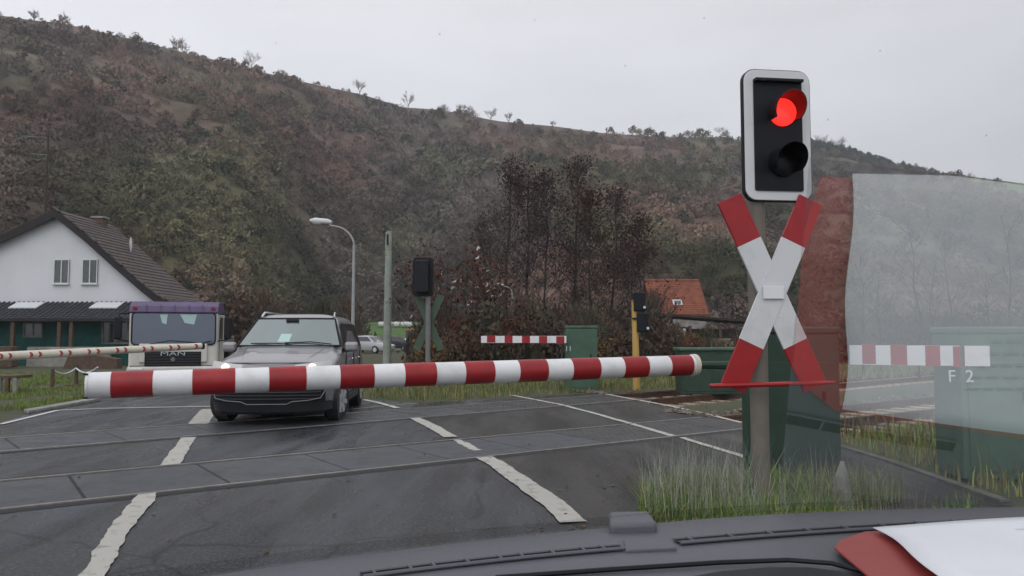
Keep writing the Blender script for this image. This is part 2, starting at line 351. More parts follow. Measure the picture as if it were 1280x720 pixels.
# tarmac: one sheet with the crossing
g2 = lambda a, b: g(a, b)
road_poly = [(-14, -6, 0), (-14, 6, 0), (-10.5, 9.5, 0), g(0, 528), g(38, 516.5), g(126, 500), (-13.3, 24, 0), (-19, 45, 0), (-14, 45, 0), g(440, 492), g(455, 499), g(520, 503.5), g(690, 494), g(755, 491.5)] + EDGE[1:] + [(4.3, 3, 0), (5, -6, 0)]
MB().add([(p[0], p[1], 0) for p in road_poly], [tuple(range(len(road_poly)))]).obj('road', 'asphalt', kind='structure', label='wet patched tarmac road over the level crossing')
road = bpy.data.objects['road']
pts_ = [g(518, 521), g(565, 545), g(606, 573), g(655, 607), g(718, 657), (.9, 4.4, 0), (1.2, 3, 0), (4.3, 3, 0)] + [EDGE[4], EDGE[3], EDGE[2], EDGE[1], g(755, 491.8), g(690, 494.2), g(620, 498)]
MB().add([(p[0]-(.02 if i > 7 else 0), p[1], .0015) for i, p in enumerate(pts_)], [tuple(range(len(pts_)))]).obj('tarmac_patch', 'asphalt_patch', road, label='drier brownish tarmac right of the lane line')
# footpath tarmac on the right
def strip(pts, wid, z=.005, jag=.0, step=.06):
    """painted strip along ground points with worn uneven edges"""
    P = []
    for a, b in zip(pts, pts[1:]):
        a = Vector(a); b = Vector(b); n = max(1, int((b-a).length/step))
        P += [a+(b-a)*i/n for i in range(n)]
    P.append(Vector(pts[-1])); L, Rr = [], []
    ja = jb = 0
    for i, p in enumerate(P):
        d = (P[min(i+1, len(P)-1)]-P[max(i-1, 0)]).normalized(); nn = Vector((-d.y, d.x, 0))
        ja = ja*.75+random.uniform(-jag, jag)*.6; jb = jb*.75+random.uniform(-jag, jag)*.6; ww = wid/2
        L.append((p+nn*(ww+ja)).xy.to_3d()+Vector((0, 0, z))); Rr.append((p-nn*(ww+jb)).xy.to_3d()+Vector((0, 0, z)))
    return MB().grid([L, Rr])
def marking(pix, wid, m='paint', jag=.01, z=.011):
    return strip([g(*p) for p in pix], wid, z, jag).obj('lane_marking', m, road)
marking([(112, 728), (150, 662), (178, 628), (183, 618)], .16, jag=.018)
marking([(212, 582), (226, 562), (236, 547.5)], .20, jag=.012)
marking([(247, 531), (262, 512)], .30, jag=.012)
marking([(717, 654), (690, 629), (655, 605), (618, 579), (603, 572)], .21, jag=.012)
marking([(563, 547), (545, 536), (518, 523)], .20, jag=.01)
marking([(597, 564), (568, 550)], .10, jag=.03)
marking([(497, 510.5), (476, 504.5), (455, 500)], .13, 'paint_new', jag=.006)
marking([(640, 494.5), (700, 506), (742, 517), (795, 532), (842, 546)], .11, jag=.012)
marking([(852, 547.5), (885, 558), (925, 570), (960, 585)], .10, jag=.012)
marking([(757, 493), (790, 499), (838, 508), (880, 517.5), (928, 529)], .11, jag=.01)
marking([(0, 531), (72, 513.5), (130, 511), (262, 508.5), (300, 507.5)], .10, 'paint_new', jag=.004)
marking([(440, 512), (470, 509), (520, 504.5)], .05, 'paint', jag=.01)
# rails and crossing panels
deck_specs = [(A0, DA, -3.0, 10.6, 'near', [(90, 595), (180, 586), (260, 579), (345, 571)]), (B0, DB, -3.5, 14.5, 'far', [])]
def s_edge(P, D):
    for i in range(0, 4000):
        s = i*.01; q = P+D*s
        if q.x > edge_x(q.y): return s
for (P, D, s0, s1, nm, _) in deck_specs:
    se = s_edge(P, D) - .25
    deck = MB().grid([[tp(P, D, s0, -GA-.16)+Vector((0, 0, .003)), tp(P, D, s0, .16)+Vector((0, 0, .003))], [tp(P, D, se, -GA-.16)+Vector((0, 0, .003)), tp(P, D, se, .16)+Vector((0, 0, .003))]]).obj('crossing_deck', 'black', kind='structure', label='dark bed of the %s track where it crosses the road' % nm)
    s = s0; i = 0; Lp = 1.21
    while s < se-.1:
        e = min(s+Lp, se)
        mm = 'panel_studs' if s > 6.3 else 'panel'
        for (o0, o1) in ((-GA+.075, -.075),):
            b = MB(); c = tp(P, D, (s+e)/2, (o0+o1)/2); ang = math.atan2(D.y, D.x)
            b.box((c.x, c.y, -.033+random.uniform(-.001, .001)), (e-s-.022, o1-o0, .08), (0, 0, ang)).obj('panel', mm, deck, bev=.008, seg=1)
        s = e; i += 1
    for off in (0, -GA):
        a, b_ = tp(P, D, s0, off), tp(P, D, se, off); ang = math.atan2(D.y, D.x); c = (a+b_)/2
        MB().box((c.x, c.y, -.02), ((b_-a).length, .055, .07), (0, 0, ang)).obj('rail', 'rail', deck)
    # open track to the right
    tr = thing('railway_track', 'open %s railway track leaving the crossing, rusty rails on pale sleepers' % nm, 'railway track', tp(P, D, se, -GA/2))
    s2 = se+.25; far = 48
    for off in (0, -GA):
        a, b_ = tp(P, D, se, off), tp(P, D, far, off); c = (a+b_)/2
        MB().box((c.x, c.y, -.02), ((b_-a).length, .07, .04), (0, 0, ang)).box((c.x, c.y, -.09), ((b_-a).length, .03, .11), (0, 0, ang)).box((c.x, c.y, -.145), ((b_-a).length, .14, .02), (0, 0, ang)).obj('rail', 'rail_rust', tr)
    s = s2+.2
    while s < far:
        c = tp(P, D, s, -GA/2); MB().box((c.x, c.y, -.195), (.26, 2.5, .10), (0, 0, ang)).obj('sleeper', 'sleeper', tr, bev=.01, seg=1); s += .62
def stones(name, region, n, size, m, label, zf=None, parent=None):
    base = np.array([[-1, -1, -.6], [1, -1, -.6], [1, 1, -.6], [-1, 1, -.6], [-.6, -.7, .6], [.7, -.6, .6], [.6, .7, .6], [-.7, .6, .6]])
    fc = [(4, 5, 6, 7), (0, 1, 5, 4), (1, 2, 6, 5), (2, 3, 7, 6), (3, 0, 4, 7)]
    out = []
    for _ in range(n):
        x, y = region(); s = size*random.uniform(.5, 1.3); a = random.random()*6.28; ca, sa = math.cos(a), math.sin(a)
        b = base*[s, s*random.uniform(.5, 1), s*.7]+rng.normal(0, s*.15, base.shape)
        z = (zf(x, y) if zf else 0); b = np.c_[b[:, 0]*ca-b[:, 1]*sa+x, b[:, 0]*sa+b[:, 1]*ca+y, b[:, 2]+z+s*.2]
        for f in fc: out.append(b[list(f)])
    return npmesh(name, np.concatenate(out), 4, m, label=label, kind='stuff', parent=parent)
def track_region():
    P, D = ((A0, DA), (B0, DB))[random.random() < .45]; se = s_edge(P, D)
    q = tp(P, D, se+random.random()**1.6*28, random.uniform(-GA-1.1, 1.1)); return q.x, q.y
stones('ballast', track_region, 9000, .045, 'stone', 'brown stone ballast around the sleepers beside the crossing', lambda x, y: ground_h(x, y)+.02)
# kerb strip left
MB().prism([g(36, 517.5), g(126, 501), g(120, 499.3), g(30, 515.5)], (0, 0, .06)).obj('kerb', 'kerb', kind='structure', label='low concrete kerb along the left verge', bev=.01)
kr = MB(); a, b_ = EDGE[2], EDGE[3]; kr.prism([EDGE[1]+Vector((.2, -1.2, 0)), EDGE[2], EDGE[3], EDGE[4], EDGE[4]+Vector((.09, 0, 0)), EDGE[3]+Vector((.09, 0, 0)), EDGE[2]+Vector((.09, 0, 0)), EDGE[1]+Vector((.29, -1.2, 0))], (0, 0, .022))
kr.obj('kerb', 'kerb_worn', kind='structure', label='low pale kerb along the footpath on the right')
# lateral road far away
MB().add([(-60, 84, .004), (40, 80, .004), (40, 92, .004), (-60, 95, .004)], [(0, 1, 2, 3)]).obj('road', 'kerb', kind='structure', label='distant grey road across the valley')

# ------------------------------------------------------------------ hillside
SKY = [(-500, -70), (-200, -20), (0, 22), (60, 30), (150, 50), (210, 65), (300, 86), (400, 108), (450, 118), (500, 134), (560, 139), (620, 150), (700, 158), (760, 168), (850, 172), (900, 171), (1000, 184), (1060, 192), (1130, 208), (1180, 215), (1280, 229), (1500, 262), (1800, 300)]
def skyz(px):
    return float(np.interp(px, [p[0] for p in SKY], [p[1] for p in SKY]))
def Y0(px): return float(np.interp(px, [-500, 0, 300, 420, 560, 660, 900, 1300, 1800], [62, 66, 84, 138, 138, 98, 92, 80, 76]))
def Y1(px): return float(np.interp(px, [-500, 0, 500, 760, 1280, 1800], [210, 230, 330, 400, 420, 430]))
def hill_base(px, Y):
    y0, y1 = Y0(px), Y1(px); z1 = at(px, skyz(px), y1).z
    if Y < y0: return -.5
    t = (Y-y0)/(y1-y0)
    return z1*t if t <= 1 else z1 + (Y-y1)*.02 - ((Y-y1)*.02)**2*.05
def hill_z(px, Y):
    z = hill_base(px, Y); x = (px-640)/F*Y
    k = min(1, max(0, (Y-Y0(px))/25)); y1 = Y1(px); edge = min(1, abs(Y-y1)/30+.15)
    return z + k*edge*(noise.fractal(Vector((x*.012, Y*.012, 0)), 1, 2, 4)*6 + noise.noise(Vector((x*.09, Y*.09, 3)))*1.2)
def hill_col(px, Y):
    """patchwork of the scrub: olive, grey, red-brown"""
    x = (px-640)/F*Y
    a = noise.fractal(Vector((x*.017+2, Y*.012, 5)), 1, 2, 4); b = noise.fractal(Vector((x*.03, Y*.02, 9)), 1, 2, 3)
    py_t = (Y-Y0(px))/(Y1(px)-Y0(px))
    red = np.clip(.38+a*1.5+.45*math.exp(-((px-330)/190)**2)*math.exp(-((py_t-.45)/.35)**2), 0, 1)
    grn = np.clip(.22+b*1.6+.4*math.exp(-((px-430)/180)**2)*math.exp(-((py_t-.1)/.15)**2)+(.3 if px > 950 else 0), 0, 1)
    c = np.array([.158, .142, .135])
    c = c*(1-red*.8)+np.array([.190, .135, .115])*red*.8
    c = c*(1-grn*.75)+np.array([.108, .120, .080])*grn*.75
    d_ = noise.fractal(Vector((x*.045+7, Y*.03, 2)), 1, 2, 3); c = c*float(np.clip(1+d_*.75, .5, 1.4))
    top = np.clip((py_t-.8)/.2, 0, 1)*(1 if 500 < px < 800 else .4); c = c*(1-top*.5)+np.array([.135, .105, .10])*top*.5
    if px > 1150:
        k = np.clip((px-1150)/60, 0, 1)*np.clip((py_t-.74)/.12, 0, 1); c = c*(1-k)+np.array([.15, .19, .10])*k
    m_ = c.mean(); c = np.clip(m_+(c-m_)*1.4, .02, 1)*np.array([1.04, 1.0, .93])
    return c
pxs = np.arange(-480, 1781, 14); V = []; C = []
rows = []
for px in pxs:
    y0, y1 = Y0(px), Y1(px); col = []
    ts = np.concatenate([np.linspace(0, 1, 60), [1.03, 1.1, 1.25, 1.6, 2.4, 4]])
    for t in ts:
        Y = y0+(y1-y0)*t; col.append(((px-640)/F*Y, Y, hill_z(px, Y) if t <= 1.25 else hill_base(px, y0+(y1-y0)*1.25)-(t-1.25)*20)); C.append(hill_col(px, min(Y, y1))*.85)
    rows.append(col)
hill = MB().grid(rows).obj('hillside', 'hill_soil', kind='structure', smooth=True, label='long steep winter hillside closing the view')
ca = hill.data.color_attributes.new('tint', 'FLOAT_COLOR', 'POINT'); cc = np.ones((len(C), 4), np.float32); cc[:, :3] = np.array(C); ca.data.foreach_set('color', cc.ravel())

def bush_template(n, size, spread=1.0, twig=False):
    out = []
    for _ in range(n):
        a = random.random()*6.28; e = random.random()**.8*1.5; r = random.uniform(.6, 1.05)
        c = np.array([math.cos(a)*math.cos(e)*r*.55, math.sin(a)*math.cos(e)*r*.55, math.sin(e)*r*.75+.05])
        if twig:
            d = c/np.linalg.norm(c)+rng.normal(0, .6, 3); d[2] = abs(d[2])+.1; d /= np.linalg.norm(d); L = size*random.uniform(1.2, 3)
            p = rng.normal(0, 1, 3); p -= p.dot(d)*d; p /= np.linalg.norm(p); ww = size*.16
            out += [c-p*ww-d*L*.5, c+p*ww-d*L*.5, c+p*ww*.3+d*L*.5, c-p*ww*.3+d*L*.5]
        else:
            u = rng.normal(0, 1, 3); u /= np.linalg.norm(u); v = rng.normal(0, 1, 3); v -= v.dot(u)*u; v /= np.linalg.norm(v); s = size*random.uniform(.5, 1.4)
            out += [c-u*s*.5-v*s*.35, c+u*s*.5-v*s*.35, c+u*s*.4+v*s*.4, c-u*s*.35+v*s*.45]
    return np.array(out)
def scatter(name, places, templates, m, label, kind='stuff', cat=None):
    Vs, Cs = [], []
    for (x, y, z, s, sz, c) in places:
        t = templates[random.randrange(len(templates))]; a = random.random()*6.28; ca_, sa_ = math.cos(a), math.sin(a)
        Vs.append(np.c_[(t[:, 0]*ca_-t[:, 1]*sa_)*s+x, (t[:, 0]*sa_+t[:, 1]*ca_)*s+y, t[:, 2]*sz+z])
        jj = np.repeat(rng.uniform(.90, 1.12, len(t)//4), 4)[:, None]; Cs.append(np.asarray(c)[None, :]*jj)
    return npmesh(name, np.concatenate(Vs), 4, m, np.concatenate(Cs), label=label, kind=kind, cat=cat)
T_hill = [bush_template(125, .125) for _ in range(5)]+[bush_template(110, .12, twig=True) for _ in range(3)]
pl = []
for i in range(8200):
    px = random.uniform(-60, 1340); y0, y1 = Y0(px), Y1(px); z1 = at(px, skyz(px), y1).z; a = z1/(y1-y0); e1 = z1/y1
    e = random.uniform(.0, 1)*e1; Y = y0/(1-e/a); Y = min(Y, y1-random.random()*2); x = (px-640)/F*Y
    open_ = (px > 1170 and Y > y0+(y1-y0)*.76) or (510 < px < 760 and Y > y0+(y1-y0)*.9 and random.random() < .75)
    if open_: continue
    s = random.uniform(2.2, 5.4)*min(1.25, (Y/200)**.85)*(.38 if Y > y1-16 else 1); c = hill_col(px, Y)*random.choice([.8, .9, 1, 1, 1.1, 1.25])*.92
    if random.random() < .06: c = np.array([.05, .062, .04])
    pl.append((x, Y, hill_z(px, Y)-.3, s, s*random.uniform(.7, 1.15), c))
scatter('hillside_scrub', pl, T_hill, 'scrub', 'dense bare scrub covering the hillside')
# evergreen belt on the right ridge
pl = []
for i in range(330):
    px = random.uniform(1010, 1185) if i < 260 else random.uniform(1000, 1060); y1 = Y1(px); Y = y1-random.uniform(0, 14); k = 1-(px-1010)/260
    pl.append(((px-640)/F*Y, Y, hill_z(px, Y)-1, random.uniform(3, 5.5)*k+1, random.uniform(4, 9.5)*k+1, np.array([.035, .052, .042])*random.uniform(.7, 1.4)))
scatter('woods', pl, T_hill[:6], 'tinted', 'dark evergreen wood along the right ridge')
# green meadow at the foot of the hill
rows = []
for i in range(13):
    Y = 93+i*4.5; rows.append([((px-640)/F*Y, Y, .02+max(0, (Y-95))*.085) for px in range(380, 640, 10)])
MB().grid(rows).obj('meadow', 'meadow', kind='structure', smooth=True, label='bright green meadow beyond the waiting cars')

# ------------------------------------------------------------------ trees
def bare_tree(b, p, d, L, r, depth, spread=.55, up=.15, minr=.004, kids=3, pts=None):
    p = Vector(p); d = Vector(d).normalized(); q = p; rad = r; seg = 3; P = [p]; Rr = [r]
    for i in range(seg):
        d = (d+Vector((random.uniform(-.12, .12), random.uniform(-.12, .12), random.uniform(-.03, .1)+up*.3))).normalized(); q = q+d*L/seg; rad *= .82; P.append(q); Rr.append(rad)
    b.tube(P, Rr, 5 if r > .05 else 3, caps=False)
    if pts is not None and depth <= 1: pts += P[1:]
    if depth <= 0: return
    for k in range(kids):
        t = random.uniform(.35, 1); i = min(2, int(t*3)); s = P[i].lerp(P[i+1], t*3-i) if t < 1 else P[3]
        a = random.random()*6.28; n = Vector((math.cos(a), math.sin(a), 0)); dd = (d+n*spread*random.uniform(.7, 1.4)+Vector((0, 0, up))).normalized()
        bare_tree(b, s, dd, L*random.uniform(.55, .78), max(minr, rad*random.uniform(.5, .75)), depth-1, spread, up, minr, kids, pts)
    bare_tree(b, q, d, L*.7, max(minr, rad*.8), depth-1, spread, up, minr, kids, pts)
def skyline_tree(px, hpx, label, wide=1):
    Y = Y1(px)-3; x = (px-640)/F*Y; z = hill_z(px, Y)-.5; h = hpx*Y/F+1
    t = thing('bare_tree', label, 'tree', (x, Y, z), group='bare trees on the skyline')
    b = MB(); b.tube([(x, Y, z), (x, Y, z+h*.35)], [.18, .12], 5); b.obj('trunk', 'bark_pale', t)
    b = MB()
    for k in range(5): bare_tree(b, (x, Y, z+h*(.2+.04*k)), (random.uniform(-1, 1)*wide, random.uniform(-.5, .5), 1.0), h*.36, .09, 3, .6*wide, .1, .035, 3)
    b.obj('crown', 'bark_pale', t)
for px, hp, lb, wd in [(28, 12, 'small bare tree at the far left end of the ridge', 1.2), (68, 14, 'wide bare tree on the ridge above the white gable', 1.6), (212, 15, 'rounded bare tree on the ridge above the truck', 1.3), (308, 18, 'bushy bare tree on the ridge above the silver van', 1.4), (446, 17, 'bare tree on the ridge above the concrete pole', 1), (508, 17, 'bare tree where the steep ridge meets the flat crest', .8), (575, 11, 'small round lone tree on the flat crest', 1.2), (613, 14, 'widest bare tree of the crest above the alders', 1.7), (636, 11, 'slender bare tree just right of the widest crest tree', .8), (692, 6, 'tiny bush like tree low on the crest', 1.2), (905, 12, 'low spreading tree on the ridge left of the red signal', 2.0), (1032, 20, 'tall bare tree on the ridge right of the red signal', 1), (1055, 20, 'second tall bare tree on the ridge beside the evergreen wood', 1)]:
    skyline_tree(px, hp, lb, wd)
def alder(px, topy, Y, label, lean=0, leaf=(.068, .040, .038), wide=1, nleaf=2700, base=0.0, sz=.085):
    x = at(px, 420, Y).x; h = at(px, topy, Y).z-base
    t = thing('alder_tree', label, 'tree', (x, Y, base), group='dark alder trees beyond the far barrier')
    P = [Vector((x, Y, base))]; Rr = [h*.0125]
    for i in range(9):
        P.append(P[-1]+Vector((random.uniform(-.12, .12)+lean, random.uniform(-.1, .1), h/9))); Rr.append(Rr[0]*(1-(i+1)/9*.88))
    b = MB(); b.tube(P, Rr, 7, caps=False); b.obj('trunk', 'bark', t, smooth=True)
    b = MB(); tips = []
    for i in range(46):
        f = random.uniform(.12, .98); k = min(8, int(f*9)); s = P[k].lerp(P[k+1], f*9-k); a = random.random()*6.28
        L = h*.125*wide*(1.18-f)*1.45; bare_tree(b, s, (math.cos(a), math.sin(a), .55+.5*f), L, Rr[0]*.22*(1.15-f), 2, .6, .12, .008, 3, tips)
    b.obj('branches', 'bark', t, kind='stuff')
    n = nleaf; T = np.array([tuple(v) for v in tips]); hh = (T[:, 2]-base)/h; wgt = np.clip(hh-.15, .05, 1); wgt /= wgt.sum()
    c = T[rng.choice(len(T), n, p=wgt)]+rng.normal(0, .30, (n, 3))-np.array([x, Y, base])
    u = rng.normal(0, 1, (n, 3)); u /= np.linalg.norm(u, axis=1)[:, None]; v = rng.normal(0, 1, (n, 3)); v /= np.linalg.norm(v, axis=1)[:, None]
    s = rng.uniform(.3, 1, (n, 1))*sz; Q = np.stack([c-u*s-v*s*.4, c+u*s-v*s*.4, c+u*s*.7+v*s*.6, c-u*s*.7+v*s*.6], 1).reshape(-1, 3)
    tt = np.repeat(np.array(leaf)[None, :]*rng.uniform(.5, 1.7, (n, 1)), 4, 0)
    npmesh('crown', Q, 4, 'tinted', tt, parent=t)
alder(628, 204, 42, 'leftmost tall dark alder with a pointed top', wide=1.0)
alder(661, 209, 44, 'slim dark alder between the leftmost and the forked one', wide=.8, nleaf=2300)
alder(682, 226, 38, 'forked dark alder behind the striped far barrier', lean=-.03, leaf=(.055, .034, .040))
alder(716, 200, 40, 'tallest dark alder rising above the green drive box', wide=.9)
alder(742, 243, 37, 'broad brown alder just right of the tallest one', leaf=(.062, .034, .026))
alder(765, 240, 43, 'dark alder behind the yellow post', leaf=(.062, .036, .034))
alder(800, 278, 36, 'short rightmost alder next to the red roof', wide=1.2, leaf=(.060, .03, .028), nleaf=2600)
alder(606, 276, 46, 'low thin alder at the left end of the row', wide=1, nleaf=1600, leaf=(.065, .05, .04))
# brush below the alders
T_twig = [bush_template(420, .075, twig=True) for _ in range(4)]; T_leafy = [bush_template(420, .055) for _ in range(4)]
pl = []
for i in range(520):
    px = random.uniform(455, 960); Y = random.uniform(26, 60)
    if px < 532: continue
    if px > 820 and Y > 34: continue
    x = (px-640)/F*Y; s = random.uniform(1.0, 2.4)*(.6 if px > 820 else 1)*(.65 if px < 515 else 1); c = random.choice([(.085, .055, .045), (.07, .06, .05), (.10, .07, .05), (.055, .048, .04), (.075, .07, .05)])
    pl.append((x, Y, 0, s, s*random.uniform(.9, 1.7), c))
scatter('undergrowth', pl, T_twig+T_leafy+T_leafy[:2], 'scrub', 'tangled brown undergrowth below the alder trees')
pl = []
for i in range(230):
    px = random.uniform(540, 870) if i < 150 else random.uniform(530, 660); Y = random.uniform(27, 42); x = (px-640)/F*Y; s = random.uniform(.7, 1.6)
    pl.append((x, Y, random.uniform(0, 1.0), s, s, random.choice([(.12, .065, .04), (.10, .05, .035), (.16, .11, .05), (.09, .06, .045)])))
scatter('leaf_litter_shrubs', pl, T_leafy, 'scrub', 'rusty brown leafy shrubs around the alder trunks')
# shrub with pale seed heads
Ys = 30; x0 = at(566, 420, Ys).x; t = thing('seed_shrub', 'tall thin shrub with pale seed heads behind the back of the far signal', 'shrub', (x0, Ys, 0))
b = MB(); tips = []
for k in range(16): bare_tree(b, (x0+random.uniform(-1.0, 1.2), Ys+random.uniform(-.5, .5), 0), (random.uniform(-.3, .3), random.uniform(-.3, .3), 1), 2.3, .03, 2, .5, .1, .007, 3, tips)
b.obj('stem', 'twig', t)
T = np.array([tuple(v) for v in tips]); c = T[rng.choice(len(T), 60)]; Q = np.concatenate([c[:, None]+rng.normal(0, .05, (60, 4, 3))]).reshape(-1, 3)-np.array([x0, Ys, 0])
npmesh('seed_heads', Q, 4, 'bale', parent=t, kind='stuff')
c = T[rng.choice(len(T), 1300)]+rng.normal(0, .15, (1300, 3)); Q = (c[:, None]+rng.normal(0, .05, (1300, 4, 3))).reshape(-1, 3)-np.array([x0, Ys, 0])
npmesh('leaves', Q, 4, 'tinted', np.repeat(np.array([[.12, .05, .03]])*rng.uniform(.4, 1.6, (1300, 1)), 4, 0), parent=t)
# thin saplings on the right
for i, (px, ty, Y, lb) in enumerate([(1078, 330, 26, 'thin sapling right of the cross, leftmost of its row'), (1100, 350, 30, 'second thin sapling right of the cross'), (1148, 280, 24, 'tall thin sapling above the striped tail of the lettered barrier'), (1168, 330, 27, 'slightly leaning sapling near the lettered drive box'), (1190, 300, 31, 'pale slim sapling left of the lettered drive box'), (1236, 340, 28, 'sapling behind the lettered drive box'), (1262, 270, 25, 'tall sapling at the right edge of the view')]):
    x = at(px, 420, Y).x; h = at(px, ty, Y).z; t = thing('sapling', lb, 'tree', (x, Y, 0), group='thin saplings beyond the tracks')
    b = MB(); P = [(x+random.uniform(-.05, .05)*k, Y, h*k/5) for k in range(6)]; b.tube(P, [.05*(1-k/6.5) for k in range(6)], 6); b.obj('trunk', 'bark', t)
    b = MB()
    for k in range(12):
        f = random.uniform(.3, .95); a = random.random()*6.28; bare_tree(b, (x, Y, h*f), (math.cos(a), math.sin(a), .9), h*.16, .014, 1, .6, .1, .006, 3)
    b.obj('branches', 'bark', t, kind='stuff')
pl = []
for i in range(240):
    px = random.uniform(960, 1340); Y = random.uniform(34, 70); x = (px-640)/F*Y; s = random.uniform(1.0, 2.8)
    pl.append((x, Y, 0, s, s*random.uniform(.8, 1.5), random.choice([(.085, .07, .055), (.07, .075, .055), (.06, .06, .05), (.10, .095, .07)])))
scatter('scrub_belt', pl, T_twig+T_leafy, 'scrub', 'grey green scrub beyond the right hand tracks')
pl = []
for i in range(170):
    px = random.uniform(190, 475); Y = random.uniform(62, 88); x = (px-640)/F*Y
    if px > 440 and Y > 80: continue
    if px > 446: continue
    s = random.uniform(2.2, 4.6); pl.append((x, Y, 0, s, s*random.uniform(.9, 1.5), random.choice([(.055, .055, .035), (.075, .06, .045), (.05, .058, .04), (.09, .06, .045)])))
scatter('bushes_behind_house', pl, [bush_template(420, .06) for _ in range(3)]+T_twig, 'scrub', 'dark bushes at the hill foot behind the truck')

# ------------------------------------------------------------------ grass
def blades(name, pts, h, wd, cols, label, bend=.5, zf=None, seg=1):
    n = len(pts); p = np.array([(x, y, (zf(x, y) if zf else 0)) for x, y in pts]); a = rng.uniform(0, 6.28, n); hh = rng.uniform(h[0], h[1], n)
    d = np.c_[np.cos(a), np.sin(a), np.zeros(n)]; s = np.c_[-np.sin(a), np.cos(a), np.zeros(n)]*(wd*rng.uniform(.6, 1.4, n))[:, None]
    b1 = rng.uniform(.1, bend, n)[:, None]; mid = p+np.array([0, 0, 1])*(hh*.55)[:, None]+d*hh[:, None]*b1*.3; tip = p+np.array([0, 0, 1])*(hh*(1-b1[:, 0]*.3))[:, None]+d*hh[:, None]*b1
    Q = np.stack([p-s*.5, p+s*.5, mid+s*.35, mid-s*.35, mid-s*.35, mid+s*.35, tip+s*.06, tip-s*.06], 1).reshape(-1, 3)
    c = np.array(cols)[rng.integers(0, len(cols), n)]*rng.uniform(.6, 1.4, (n, 1)); return npmesh(name, Q, 4, 'grass_blade', np.repeat(c, 8, 0), label=label, kind='stuff')
def region_pts(poly, n, dens=None):
    xs_ = [p[0] for p in poly]; ys_ = [p[1] for p in poly]; out = []
    while len(out) < n:
        q = np.c_[rng.uniform(min(xs_), max(xs_), n*3), rng.uniform(min(ys_), max(ys_), n*3)]; q = q[inpoly(q, poly)]
        k = np.array([noise.noise(Vector((x*.9, y*.9, 1))) for x, y in q]) if dens else np.ones(len(q)); q = q[k > (dens or -9)]; out += [tuple(v) for v in q]
    return out[:n]
GR = [(.11, .15, .035), (.14, .18, .045), (.18, .165, .06), (.08, .11, .03), (.24, .20, .09)]
mid_poly = [g(440, 491), g(456, 498), g(520, 502), g(690, 493.5), g(760, 490.5), g(880, 484), g(930, 470), g(700, 462), g(440, 462)]
blades('grass', region_pts(mid_poly, 15000), (.05, .17), .018, GR, 'short green verge grass behind the red and white boom')
blades('grass', region_pts(mid_poly, 2500, .1), (.12, .35), .02, [(.20, .17, .07), (.11, .13, .04), (.06, .09, .03)], 'taller yellowed tufts along the middle verge')
left_poly = [g(-60, 540), g(0, 522), g(30, 514), g(112, 499), g(150, 480), g(150, 468), g(-60, 466)]
blades('grass', region_pts(left_poly, 11000, -.05), (.04, .13), .018, [(.11, .18, .04), (.14, .21, .045), (.17, .17, .06)], 'short grass on the left verge around the posts')
right_poly = [g(1040, 552), g(1112, 574), g(1250, 622), (7.0, 5.6, 0), (16, 9, 0), (19, 21.5, 0), tp(A0, DA, 13, -3.0).to_tuple(), tp(A0, DA, 10.8, -2.8).to_tuple()]
blades('grass', region_pts(right_poly, 24000), (.06, .22), .014, [(.18, .27, .06), (.28, .27, .09), (.20, .17, .06), (.12, .18, .045)], 'rough grass between the footpath and the right hand track', zf=lambda x, y: ground_h(x, y))
blades('grass', region_pts(right_poly, 2600, .12), (.2, .5), .018, [(.16, .12, .05), (.20, .15, .07), (.09, .10, .035)], 'brown weeds standing among the rough grass on the right')
near_poly = [(.95, 5.5), (1.0, 6.2), (1.5, 6.9), (2.4, 6.9), (3.3, 6.6), (3.6, 5.9), (3.0, 5.2), (1.6, 5.0)]
blades('weeds', region_pts(near_poly, 11500, -.12), (.10, .36), .0065, [(.13, .21, .05), (.17, .25, .07), (.30, .29, .12), (.08, .13, .035), (.10, .17, .05)], 'long unmown grass around the foot of the red signal post', bend=.7)
blades('dry_stems', region_pts([(.95, 5.5), (1.05, 6.3), (1.9, 6.6), (1.9, 5.2)], 900), (.3, .72), .0042, [(.24, .26, .23), (.17, .20, .16), (.28, .28, .22)], 'tall pale stalks left of the signal post', bend=.5)
blades('dry_stems', region_pts([(2.1, 5.6), (2.2, 6.5), (3.0, 6.6), (3.1, 5.6)], 260), (.3, .6), .0045, [(.20, .19, .13), (.16, .15, .10)], 'yellowed stalks right of the signal post', bend=.5)
far_poly = [(8, 22, 0), (18, 30, 0), (40, 36, 0), (46, 44, 0), (12, 34, 0), (4, 30, 0)]
blades('grass', region_pts(far_poly, 7000), (.1, .35), .04, [(.15, .16, .08), (.12, .14, .06), (.19, .17, .10)], 'pale grass strip beyond the right hand tracks')

lv = []
for k in range(420):
    if k < 260: q = g(random.uniform(430, 900), random.uniform(488, 512))
    elif k < 340: q = Vector((random.uniform(.4, 3.6), random.uniform(4.6, 8.5), 0))
    else: q = Vector((random.uniform(-5, 3), random.uniform(4, 12), 0))
    s_ = random.uniform(.012, .03); a = random.random()*6.28; u = Vector((math.cos(a), math.sin(a), random.uniform(-.2, .3)))*s_; v = Vector((-math.sin(a), math.cos(a), random.uniform(0, .4)))*s_*.6; q = q+Vector((0, 0, .014))
    lv += [tuple(q-u), tuple(q-v*1), tuple(q+u), tuple(q+v)]
npmesh('fallen_leaves', lv, 4, 'tinted', np.repeat(np.array([[.16, .09, .04]])*rng.uniform(.3, 1.6, (420, 1)), 4, 0), label='brown fallen leaves and crumbs scattered on the tarmac', kind='stuff')

